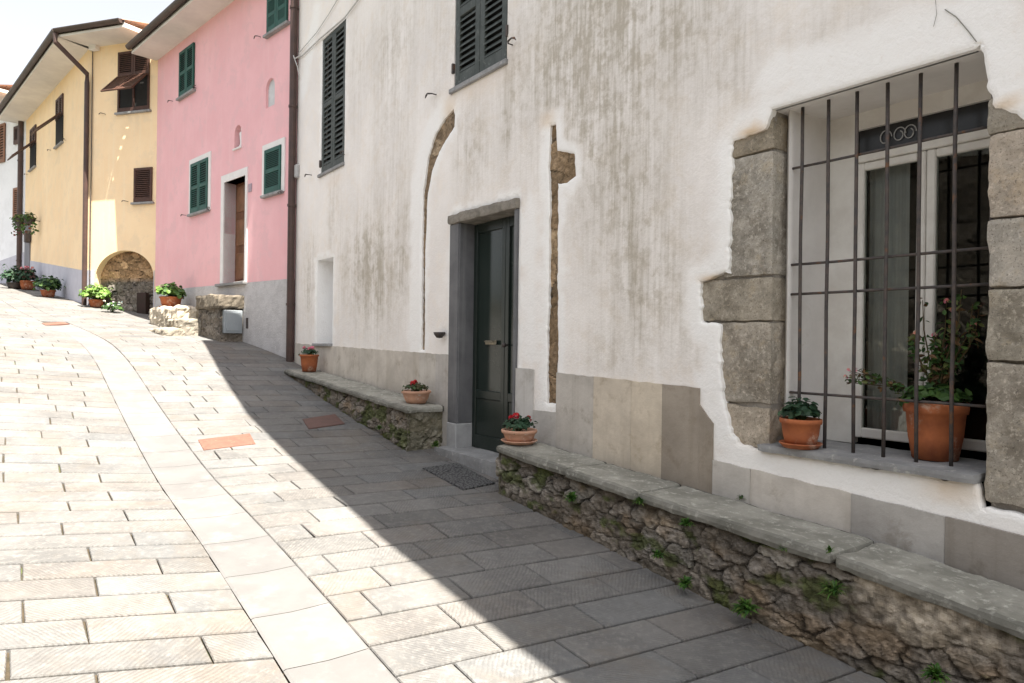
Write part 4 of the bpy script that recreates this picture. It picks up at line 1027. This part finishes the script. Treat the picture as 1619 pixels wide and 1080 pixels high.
# ------------------------------------------------------------------ stone benches along the near house
MCAP = surf('bench_capstone', (.33, .32, .295), (.21, .205, .185), 4, .85, .8, 55, .008, c3=(.44, .43, .40), s3=22, t3=(.52, .68))
bench_w = .42
def bench(label, s0, s1, ztop, seed, cuts, endr=False):
    c = W.P(-(s0 + s1) / 2, -bench_w / 2, 0); c.z = gz(c.x, c.y)
    t = thing('stone_bench', label, 'bench', c, 'rubble stone benches along the white house')
    xa, xb = -s1, -s0
    def zlo(x): p = W.P(xa + x, -bench_w, 0); return gz(p.x, p.y) - .05
    def zhi(x): return ztop(-(xa + x)) - .048
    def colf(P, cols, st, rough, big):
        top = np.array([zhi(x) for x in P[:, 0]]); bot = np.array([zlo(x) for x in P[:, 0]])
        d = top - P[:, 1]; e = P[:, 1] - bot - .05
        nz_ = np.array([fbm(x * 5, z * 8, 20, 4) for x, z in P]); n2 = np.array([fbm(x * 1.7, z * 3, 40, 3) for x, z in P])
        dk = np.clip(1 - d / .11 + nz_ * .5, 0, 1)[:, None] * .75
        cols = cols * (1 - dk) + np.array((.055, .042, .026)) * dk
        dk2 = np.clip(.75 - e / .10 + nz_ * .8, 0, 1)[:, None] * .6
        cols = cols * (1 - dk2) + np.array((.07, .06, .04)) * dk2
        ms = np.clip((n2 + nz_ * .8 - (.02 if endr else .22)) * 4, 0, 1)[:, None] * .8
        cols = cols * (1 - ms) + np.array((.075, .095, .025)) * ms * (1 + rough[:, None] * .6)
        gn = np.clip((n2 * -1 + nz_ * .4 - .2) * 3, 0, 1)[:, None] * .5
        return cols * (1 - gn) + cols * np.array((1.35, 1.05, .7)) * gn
    def patch(P):
        if endr: return np.zeros(len(P))
        x, z = W.at(1450, 950, -bench_w); x -= xa
        r = ((P[:, 0] - x) / .30) ** 2 + ((P[:, 1] - z + .02) / .17) ** 2
        n_ = np.array([fbm(a_ * 7, b_ * 7, 3) for a_, b_ in P])
        return np.clip(1.4 - r + n_ * .6, 0, 1)
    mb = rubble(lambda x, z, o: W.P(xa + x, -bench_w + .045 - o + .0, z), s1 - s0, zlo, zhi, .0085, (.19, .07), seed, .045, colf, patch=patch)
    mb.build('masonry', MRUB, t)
    # end faces
    for xe, sg in ((xb, 1), (xa, -1)):
        def ef(x, z, o, xe=xe, sg=sg): return W.P(xe + sg * (o - .035), -bench_w + .02 + x, z)
        xx = xe - xa
        mb = rubble(ef, bench_w - .03, lambda x: zlo(xx), lambda x: zhi(xx), .012, (.24, .14), seed + 5, .035,
                    lambda P, cols, st, rough, big: cols * .9 + np.array((.03, .035, .01)))
        mb.build('end_masonry', MRUB, t)
    for i, (a, b) in enumerate(zip(cuts[:-1], cuts[1:])):
        # capstone: block in a sheared frame
        mb = block(W, -b + .006, -a - .006, -bench_w - .004 - random.uniform(0, .02), -.004, -.027, .035, seed * 10 + i, .03, .007, .022)
        sa, sb = -b, -a
        V = []
        for v in mb.v:
            v = Vector(v); x = (Vector((v.x, v.y)) - W.o).dot(W.a)
            # irregular front edge
            w_ = -(Vector((v.x, v.y)) - W.o).dot(W.n)
            sh = mn.noise(Vector((x * 4, seed, 0))) * .014 * (-w_ / bench_w)
            V.append(W.P(x, w_ + sh, v.z + ztop(-x) - .035))
        mb.v = [tuple(v) for v in V]
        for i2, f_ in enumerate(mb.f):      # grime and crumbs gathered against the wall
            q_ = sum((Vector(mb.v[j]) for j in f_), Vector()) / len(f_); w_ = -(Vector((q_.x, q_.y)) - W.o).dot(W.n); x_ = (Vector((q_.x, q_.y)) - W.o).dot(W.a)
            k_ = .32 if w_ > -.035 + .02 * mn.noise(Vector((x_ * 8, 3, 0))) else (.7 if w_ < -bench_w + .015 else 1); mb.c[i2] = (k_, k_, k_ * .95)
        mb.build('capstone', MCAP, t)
    return t
def mkz(pts):
    xs = [p[0] for p in pts]; zs = [p[1] + EYE for p in pts]
    return lambda s: float(np.interp(s, xs, zs))
zR = mkz([(-3, -1.27), (.96, -1.035), (1.69, -.962), (2.6, -.915), (4.4, -.81)])
zLb = mkz([(5.7, -.655), (7.3, -.56), (9.4, -.43)])
print('bench check', W.at(785, 700, -.42), W.at(700, 645, 0))
sR1 = -W.at(783, 740, -bench_w)[0]; sL0 = -W.at(703, 650, 0)[0] ; sL1 = -W.at(474, 590, -.2)[0]
print('bench s', sR1, sL0, sL1)
cs = lambda px, py: -W.at(px, py, -bench_w)[0]
benchR = bench('long rubble stone bench with grey capstones under the grilled window', -2.5, sR1, zR, 4, [-2.5, -.6, .55, cs(1318, 880), cs(1010, 780), cs(895, 735), sR1 + .02])
benchL = bench('low mossy stone bench on the uphill side of the green door', sL0, sL1, zLb, 6, [sL0 - .02, sL0 + .9, sL0 + 2.0, sL1 + .02], True)

# ------------------------------------------------------------------ plants and pots
def leafmat(name): 
    m, nt, b = new_mat(name); g = N(nt)
    nt.links.new(g.attr('Col'), b.inputs['Base Color']); b.inputs['Roughness'].default_value = .5; b.inputs['Specular IOR Level'].default_value = .35
    tr = g.n('ShaderNodeBsdfTranslucent'); nt.links.new(g.attr('Col'), tr.inputs[0]); mx = g.n('ShaderNodeMixShader'); mx.inputs[0].default_value = .3
    out = [n for n in nt.nodes if n.type == 'OUTPUT_MATERIAL'][0]
    nt.links.new(b.outputs[0], mx.inputs[1]); nt.links.new(tr.outputs[0], mx.inputs[2]); nt.links.new(mx.outputs[0], out.inputs[0]); return m
MLEAF = leafmat('leaf'); MPET = leafmat('petal')
MTER = surf('terracotta', (.42, .135, .052), (.27, .085, .04), 5, .88, .4, 80, .003, c3=(.50, .33, .24), s3=7, t3=(.54, .70))
MTERP = surf('pale_terracotta', (.55, .32, .22), (.45, .25, .17), 7, .85, .3, 80, .002, c3=(.6, .48, .4), s3=10, t3=(.55, .72))
MSOIL = surf('potting_soil', (.05, .035, .025), (.03, .02, .015), 30, .95, 1, 100, .01)
def one_leaf(mb, p, nrm, up, L, Wd, col, shape='round'):
    nrm = nrm.normalized(); side = nrm.cross(up)
    if side.length < .01: side = Vector((1, 0, 0))
    side.normalize(); fw = side.cross(nrm).normalized()
    if shape == 'round':
        pr = [(0, 0), (.35, .48), (.8, .38), (1.0, 0)]
    else: pr = [(0, 0), (.3, .34), (.65, .28), (1.0, 0)]
    V = []; n = len(pr)
    for t, h in pr: V.append(p + fw * L * t - nrm * L * .22 * t * t + side * Wd * h + nrm * Wd * .12 * (h > 0))
    for t, h in pr[1:-1]: V.append(p + fw * L * t - nrm * L * .22 * t * t - side * Wd * h + nrm * Wd * .12)
    for t in (.35, .8): V.append(p + fw * L * t - nrm * L * .22 * t * t)
    mb.add(V, [(0, 1, 6), (1, 2, 7, 6), (2, 3, 7), (0, 6, 4), (4, 6, 7, 5), (5, 7, 3)], col)
def rv_(rg): 
    v = Vector((rg.gauss(0, 1), rg.gauss(0, 1), rg.gauss(0, 1))); return v.normalized()
def foliage(mb, c, rx, ry, rz, n, L, rg, cols, shape='round', stems=None, low=-.15):
    c = Vector(c)
    for i in range(n):
        d = rv_(rg)
        if d.z < low: d.z = -d.z * .6
        k = (1.25 if rg.random() < .07 else 1) * rg.uniform(.35, 1) ** .5 * (1 + .18 * mn.noise(Vector(d) * 2.3 + c * 9))
        p = c + Vector((d.x * rx, d.y * ry, d.z * rz)) * k
        nr = (d + Vector((0, 0, .55)) + rv_(rg) * .45).normalized()
        t = rg.choice(cols); b = (.55 + .5 * k) * rg.uniform(.75, 1.2)
        one_leaf(mb, p, nr, Vector((rg.uniform(-1, 1), rg.uniform(-1, 1), .2)), L * rg.uniform(.7, 1.25), L * rg.uniform(.75, 1.1), tuple(min(1, x * b) for x in t), shape)
        if stems is not None and i % stems == 0:
            mb.tube([c + Vector((d.x * rx * .1, d.y * ry * .1, -rz * .5)), c + (p - c) * .5 , p], .0022, 4, (.08, .10, .03), cap=False)
def blossom(mb, p, r, rg, col, n=14):
    for i in range(n):
        d = rv_(rg)
        if d.z < -.3: d.z *= -1
        one_leaf(mb, p + d * r * .45, d, rv_(rg), r * .8, r * .8, tuple(min(1, c * rg.uniform(.7, 1.25)) for c in col))
G1 = [(.06, .13, .03), (.045, .10, .03), (.09, .17, .04)]; G2 = [(.03, .075, .04), (.025, .06, .03), (.05, .10, .05)]; G3 = [(.16, .28, .05), (.11, .21, .04), (.2, .32, .08)]
def potted(name, label, base, r, h, style, leaves, flowers=None, seed=1, mat=None, saucer=False, group=None, fol=None, L=.045, rim=.03, shape='round'):
    """base: world point the pot stands on"""
    rg = random.Random(seed); b = Vector(base); t = thing(name, label, 'potted plant', b, group)
    zo = .0; mat = mat or MTER
    if saucer:
        mb = MB(); mb.lathe(b, [(0, .0), (r * .82, 0), (r * 1.02, .022), (r * 1.05, .024), (r * 1.03, .03), (r * .85, .012), (0, .010)], 36); mb.build('saucer', mat, t, smooth=True); zo = .012
    mb = MB(); bt = r * (.72 if style != 'bowl' else .66)
    rh = min(rim, h * .3)
    prof = [(0, zo), (bt, zo), (bt + (r - bt) * .5, zo + (h - rh) * .5 ), (r * .93, zo + h - rh), (r * 1.0, zo + h - rh + .003), (r * 1.03, zo + h - rh * .5), (r * 1.02, zo + h - .003), (r * .98, zo + h), (r * .9, zo + h - .002), (r * .87, zo + h - .03), (0, zo + h - .032)]
    mb.lathe(b, prof, 40, wob=.004); mb.build('pot', mat, t, smooth=False)
    for p in t.children: 
        if p.name.startswith('pot'): p.data.polygons.foreach_set('use_smooth', [True] * len(p.data.polygons))
    mb = MB(); mb.lathe(b, [(0, zo + h - .018), (r * .5, zo + h - .02), (r * .88, zo + h - .027)], 24); mb.build('soil', MSOIL, t)
    mb = MB(); fx = fol or (r * 1.1, r * .8, 120)
    foliage(mb, b + Vector((0, 0, zo + h + fx[1] * .25)), fx[0], fx[0], fx[1], fx[2], L, rg, leaves, shape, 3)
    mb.build('foliage', MLEAF, t)
    if flowers:
        col, n, fr = flowers
        for i in range(n):
            mb = MB()
            a = rg.uniform(0, 6.28); q_ = rg.uniform(0, .65)
            p = b + Vector((math.cos(a) * fx[0] * q_, math.sin(a) * fx[0] * q_, zo + h + fx[1] * rg.uniform(.95, 1.3)))
            mb.tube([b + Vector((0, 0, h)), p], .002, 4, (.12, .2, .06), cap=False); blossom(mb, p, fr, rg, col); mb.build('flower', MPET, t)
    return t
def zb_at(s, w, zf): return W.P(-s, w, zf(s))
# on the benches
x, _ = W.at(491, 588, -.18); potted('potted_cyclamen', 'tall terracotta pot of pink flowers at the uphill end of the low bench', W.P(x, -.2, zLb(-x) + .002), .125, .23, 'tall', G2, ((.75, .28, .36), 5, .03), 3, fol=(.12, .075, 120), L=.035)
x, _ = W.at(658, 637, -.2); potted('potted_geranium', 'pale shallow bowl with small red flowers at the door end of the low bench', W.P(x, -.2, zLb(-x) + .002), .145, .125, 'bowl', [(.05, .09, .03), (.09, .08, .04), (.07, .13, .04)], ((.55, .03, .04), 4, .032), 5, MTERP, False, fol=(.12, .065, 130), L=.035)
x, _ = W.at(824, 700, -.2); potted('potted_geranium', 'shallow saucered bowl with one red flower on the bench end beside the green door', W.P(x, -.22, zR(-x) + .004), .14, .10, 'bowl', G2, ((.5, .02, .03), 3, .035), 8, MTERP, True, fol=(.135, .085, 110), L=.05, shape='long')
x, _ = W.at(1264, 705, .02); potted('potted_ivy', 'small orange pot with dark green leaves on the window sill outside the grille', W.P(x, .03, ZS + .002), .108, .15, 'tall', G2, None, 11, MTER, True, fol=(.105, .085, 190), L=.042)
# big pot behind the grille
big = W.P(W.at(1477, 700, .28)[0], .29, ZS + .002)
bp = potted('potted_begonia', 'large terracotta pot with leggy pink flowering plant behind the window bars', big, .142, .29, 'tall', G1, None, 15, MTER, False, fol=(.16, .07, 150), L=.05, rim=.06)
rg = random.Random(5); mb = MB(); fm = MB()
top = big + Vector((0, 0, .3)); aa = Vector((W.a.x, W.a.y, 0)); nn_ = Vector((W.n.x, W.n.y, 0))
def sprig(pts, nl, L):
    pts = [Vector(p) for p in pts]; mb.tube(pts, [.005, .004, .003, .002][:len(pts)], 5, (.10, .07, .03))
    for i in range(nl):
        u = rg.uniform(.25, 1) * (len(pts) - 1); k = min(int(u), len(pts) - 2); p = pts[k].lerp(pts[k + 1], u - k)
        d = rv_(rg); b_ = rg.uniform(.6, 1.25); cc = rg.choice(G1 + [(.14, .16, .05), (.16, .09, .04)])
        one_leaf(mb, p + d * .02, (d + Vector((0, 0, .6))).normalized(), rv_(rg), L * rg.uniform(.6, 1.2), L * .7, tuple(c * b_ for c in cc), 'long')
    return pts[-1]
for k in range(17):
    dx = rg.uniform(-.14, .17); dn = rg.uniform(-.06, .05); H = rg.uniform(.25, .56)
    e = sprig([top, top + aa * dx * .4 + nn_ * dn * .5 + Vector((0, 0, H * .35)), top + aa * dx * .9 + nn_ * dn + Vector((0, 0, H * .7)), top + aa * dx + nn_ * dn + Vector((0, 0, H))], 24, .042)
    if k % 2 == 0: fm = MB(); blossom(fm, e, .018, rg, (.72, .36, .33), 9); fm.build('flower', MPET, bp)
for k in range(5):
    zz = rg.uniform(.0, .13)
    e = sprig([top, top - aa * .16 + Vector((0, 0, .05)), top - aa * .28 + nn_ * .02 + Vector((0, 0, .04 + zz * .5)), top - aa * rg.uniform(.32, .46) + nn_ * .02 + Vector((0, 0, .03 + zz))], 22, .038)
    if k < 3: fm = MB(); blossom(fm, e, .017, rg, (.75, .4, .38), 9); fm.build('flower', MPET, bp)
mb.build('stem', MLEAF, bp)
# further up the lane
def gp_(px, py): p = gpix(px, py); return p
xr_, zr_ = PK.at(270, 488, -.35)
p = PK.P(xr_, -.35, PK.at(270, 487, -.35)[1])
rock = block(PK, PK.at(246, 495, -.5)[0], PK.at(292, 495, -.5)[0], -.62, -.08, p.z - .55, p.z, 91, .04, .035, .07, (1.2, 1.15, 1.05)).build('boulder', MQ, None, loc=(p.x, p.y, p.z - .3)); tag(rock, 'pale rough boulder carrying the flowerpot below the pink wall', 'boulder')
potted('potted_hydrangea', 'round terracotta pot of green leaves on the boulder below the pink wall', p, .20, .2, 'tall', G3 + G1, None, 21, MTER, True, fol=(.27, .21, 260), L=.09)
p = gp_(152, 486); potted('potted_hydrangea', 'sunlit bright green bushy pot plant at the corner of the yellow house', p, .15, .17, 'tall', G3, None, 22, fol=(.29, .28, 330), L=.09)
p = gp_(178, 494); t = thing('flowering_plant', 'low white flowering plant in front of the stone arch', 'plant', p); mb = MB(); rg = random.Random(9)
foliage(mb, p + Vector((0, 0, .07)), .2, .2, .14, 130, .07, rg, G1, 'long', 4); mb.build('foliage', MLEAF, t)
for i in range(16): fm = MB(); blossom(fm, p + Vector((rg.uniform(-.17, .17), rg.uniform(-.1, .1), rg.uniform(.1, .24))), .035, rg, (.8, .8, .76), 8); fm.build('flower', MPET, t)
p = YB.P(YB.at(80, 458, -.3)[0], -.35, 0); p.z = gz(p.x, p.y); potted('potted_bush', 'dark green leafy pot plant standing alone against the yellow house plinth', p, .16, .17, 'tall', G2 + G1, None, 23, fol=(.28, .29, 300), L=.09)
p = YB.P(YB.at(44, 448, -.3)[0], -.3, 0); p.z = gz(p.x, p.y); potted('potted_bush', 'pink flowering pot plant beside the far doorway', p, .19, .24, 'tall', G2 + [(.12, .06, .05)], ((.7, .3, .33), 5, .05), 24, fol=(.25, .3, 260), L=.09)
p = YB.P(YB.at(27, 446, -.5)[0], -.55, 0); p.z = gz(p.x, p.y); potted('potted_bush', 'dark pot plant farthest up the lane at the foot of the brown pipe', p, .19, .16, 'tall', G2, None, 25, MIRON, fol=(.32, .36, 300), L=.1)
for (px1, py1, s_, lb) in ((30, 347, 31, 'left hanging plant on the brown pipe with trailing leaves'), (46, 345, 32, 'right hanging plant beside the brown pipe above the grey door')):
    x, z = YB.at(px1, py1, -.25); p = YB.P(x, -.25, z); t = thing('hanging_plant', lb, 'hanging plant', p, 'hanging plants on the brown pipe'); mb = MB(); rg = random.Random(s_)
    foliage(mb, p, .18, .18, .15, 130, .08, rg, G1 + [(.12, .14, .03)], 'long', None, -1)
    for k in range(40): q_ = p + Vector((rg.uniform(-.18, .18), rg.uniform(-.1, .1), rg.uniform(-.45, -.1))); one_leaf(mb, q_, rv_(rg), rv_(rg), .08, .07, rg.choice(G1 + [(.2, .06, .03)]))
    mb.build('foliage', MLEAF, t)
    mb = MB(); mb.lathe(p, [(0, -.16), (.09, -.16), (.13, 0), (.14, .02), (.11, .02), (0, 0)], 16); mb.tube([p + Vector((0, 0, -.05)), YB.P(x, 0, z - .05)], .012, 6); mb.build('pot', MIRON, t)

# weeds growing out of the wall and joints
def weed(px, py, w, r, n, seed, label, onground=False, long=False):
    rg = random.Random(seed)
    x, z = W.at(px, py, w); p = W.P(x, w, z)
    if onground: p = gp_(px, py)
    o = MB(); 
    for i in range(n):
        a = rg.uniform(0, 6.28); el = rg.uniform(.2, 1.3)
        d = Vector((math.cos(a) * math.cos(el), math.sin(a) * math.cos(el), math.sin(el))); d = (d + nn_ * .35).normalized()
        L = r * rg.uniform(.5, 1.1); c = rg.choice([(.05, .13, .02), (.08, .18, .03), (.035, .09, .02), (.11, .16, .04)]); side = d.cross(Vector((0, 0, 1))).normalized() * L * (.055 if long else .11)
        q0 = p + rv_(rg) * r * .15; q1 = q0 + d * L * .55; q2 = q0 + d * L - Vector((0, 0, L * .30))
        o.add([q0 - side * .5, q0 + side * .5, q1 + side, q1 - side, q2], [(0, 1, 2, 3), (3, 2, 4)], c)
    m = o.build('weed', MLEAF, None, loc=p); tag(m, label, 'weed', 'weeds sprouting from the benches'); return m
weed(1318, 938, -.45, .085, 110, 1, 'ferny weed growing out of the long bench front, right of the pair of stones', long=True)
weed(1180, 965, -.46, .085, 170, 2, 'dense grass tuft where the long bench meets the paving, rightmost on the ground')
weed(1085, 925, -.46, .065, 110, 3, 'grass tuft at the foot of the long bench, second from the right')
weed(1040, 880, -.46, .06, 80, 4, 'small green weed low on the long bench below its middle')
weed(1085, 830, -.46, .06, 80, 5, 'weed clinging halfway up the long bench masonry')
weed(905, 790, -.46, .075, 90, 6, 'mossy weed near the door end of the long bench')
weed(1012, 795, -.45, .055, 70, 7, 'weed tucked under a capstone of the long bench')
weed(1172, 788, -.02, .035, 40, 8, 'tiny weed between capstone and plinth of the white house')
weed(1240, 868, -.43, .04, 40, 12, 'thin weed under the capstone left of the wide joint')
weed(1312, 872, -.44, .04, 45, 9, 'small weed in the wide joint between two capstones')
weed(690, 705, -.30, .07, 90, 10, 'weed on the end of the low bench next to the door')
weed(600, 678, -.45, .06, 80, 11, 'weed at the foot of the low bench')
weed(1480, 1070, -.47, .07, 80, 13, 'grass tuft in the bottom right corner at the foot of the long bench')

# doormat and access covers
def quad_on_street(name, mat, px, label, cat, th=.01, group=None, lift=.0, tw=None):
    ps = [gpix(*q_) for q_ in px]; c = sum(ps, Vector()) / 4
    mb = MB()
    V = [p_ + Vector((0, 0, lift - .02)) for p_ in ps] + [p_ + Vector((0, 0, lift + th - .003)) for p_ in ps] + [p_ + (c - p_).normalized() * .006 + Vector((0, 0, lift + th)) for p_ in ps]
    mb.add(V, [(0, 1, 5, 4), (1, 2, 6, 5), (2, 3, 7, 6), (3, 0, 4, 7), (4, 5, 9, 8), (5, 6, 10, 9), (6, 7, 11, 10), (7, 4, 8, 11), (8, 9, 10, 11)]); mb.recalc = True
    o = mb.build(name, mat, None, loc=c); tag(o, label, cat, group); return o
def m_mat():
    m, nt, b = new_mat('rubber_mat'); g = N(nt); co = g.coord()
    v = g.n('ShaderNodeTexVoronoi', feature='DISTANCE_TO_EDGE'); v.inputs['Scale'].default_value = 32; nt.links.new(co, v.inputs['Vector'])
    c = g.mix(g.ramp(v.outputs[0], .06, .14), (.02, .02, .022), (.11, .11, .11)); nt.links.new(c, b.inputs['Base Color']); b.inputs['Roughness'].default_value = .8
    nt.links.new(g.bump(v.outputs[0], 1, -.01), b.inputs['Normal']); return m
quad_on_street('doormat', m_mat(), [(668, 742), (722, 734), (783, 766), (732, 776)], 'dark grey patterned rubber doormat in front of the green door', 'doormat', .012, lift=.004)
MCOV = surf('cover_clay', (.17, .085, .062), (.13, .065, .048), 12, .85, .6, 60, .006, c3=(.23, .13, .09), s3=25)
MCOV_SHADE = surf('cover_clay_shade', (.14, .08, .07), (.11, .07, .06), 12, .85, .6, 60, .006)  # same clay with the shade put into its colour, for the shaded cover
quad_on_street('access_cover', MCOV, [(313, 697), (395, 687), (404, 703), (322, 713)], 'orange clay access cover in the sunlit paving beside the drainage strip', 'access cover', .003, 'clay access covers set in the paving', lift=.009)
quad_on_street('access_cover', MCOV_SHADE, [(478, 664), (530, 656), (545, 671), (488, 679)], 'clay access cover in shade-toned colour, lying in shade by the low bench', 'access cover', .003, 'clay access covers set in the paving', lift=.009)
quad_on_street('access_cover', MCOV, [(66, 512), (100, 510), (110, 513), (72, 515)], 'small distant access cover in the sunlit paving up the lane', 'access cover', .003, 'clay access covers set in the paving', lift=.009)

# garden wall across the street, seen only as a reflection
gw = thing('garden_wall', 'stone garden wall across the street mirrored in the window panes', 'wall', ST(4, 7.4))
mb = rubble(lambda x, z, o: ST(-8 + x, 7.4 - o) + Vector((0, 0, z)), 26, lambda x: -.3, lambda x: 4.0, .06, (.45, .2), 44, .06); mb.build('masonry', MRUB, gw)
mb = MB()
for i in range(26): 
    a, b = ST(-8 + i, 7.3), ST(-7 + i, 7.3); c, d = ST(-7 + i, 7.8), ST(-8 + i, 7.8); u = Vector((0, 0, 4.0)); v = Vector((0, 0, 4.1)); mb.hexa([a + u, b + u, c + u, d + u, a + v, b + v, c + v, d + v])
mb.build('coping', MCAP, gw)

# ------------------------------------------------------------------ light, sky, camera
# direction to the sun: along the pink wall, behind the near house
SUN_EL = 68.0
sa = PK.a.copy(); sh = (Vector((sa.x, sa.y)) + Vector((PK.n.x, PK.n.y)) * math.tan(R(5))).normalized()
dirv = Vector((sh.x * math.cos(R(SUN_EL)), sh.y * math.cos(R(SUN_EL)), math.sin(R(SUN_EL))))
ld = bpy.data.lights.new('sun', 'SUN'); ld.energy = 20.0; ld.angle = R(.35); ld.color = (1, .94, .84)
lo = bpy.data.objects.new('sun', ld); C.objects.link(lo); lo.rotation_euler = dirv.to_track_quat('Z', 'Y').to_euler(); lo.location = (0, 0, 30)
w = bpy.data.worlds.new('World'); bpy.context.scene.world = w; w.use_nodes = True
nt = w.node_tree; bg = nt.nodes['Background']; sky = nt.nodes.new('ShaderNodeTexSky'); sky.sky_type = 'NISHITA'; sky.sun_disc = False
sky.sun_elevation = R(SUN_EL); sky.sun_rotation = math.atan2(dirv.x, dirv.y)
sky.air_density = 1.0; sky.dust_density = 3.0; sky.ozone_density = 1.0
hs_ = nt.nodes.new('ShaderNodeHueSaturation'); hs_.inputs['Saturation'].default_value = .22; nt.links.new(sky.outputs[0], hs_.inputs['Color']); nt.links.new(hs_.outputs[0], bg.inputs[0]); bg.inputs[1].default_value = .32
cd = bpy.data.cameras.new('camera'); cd.sensor_width = 36; cd.lens = F / 1619 * 36; cd.clip_end = 2000; cd.clip_start = .05
co = bpy.data.objects.new('camera', cd); C.objects.link(co); co.location = (0, 0, EYE); co.rotation_euler = (R(90), 0, 0)
from mathutils import Matrix
co.rotation_euler = (Matrix.Rotation(R(90), 3, 'X') @ Matrix.Rotation(-ROLL * -1, 3, 'Z')).to_euler()
sc = bpy.context.scene; sc.camera = co
sc.view_settings.view_transform = 'Standard'; sc.view_settings.look = 'None'; sc.view_settings.exposure = 0; sc.view_settings.gamma = 1
sc.cycles.max_bounces = 8; sc.cycles.diffuse_bounces = 5
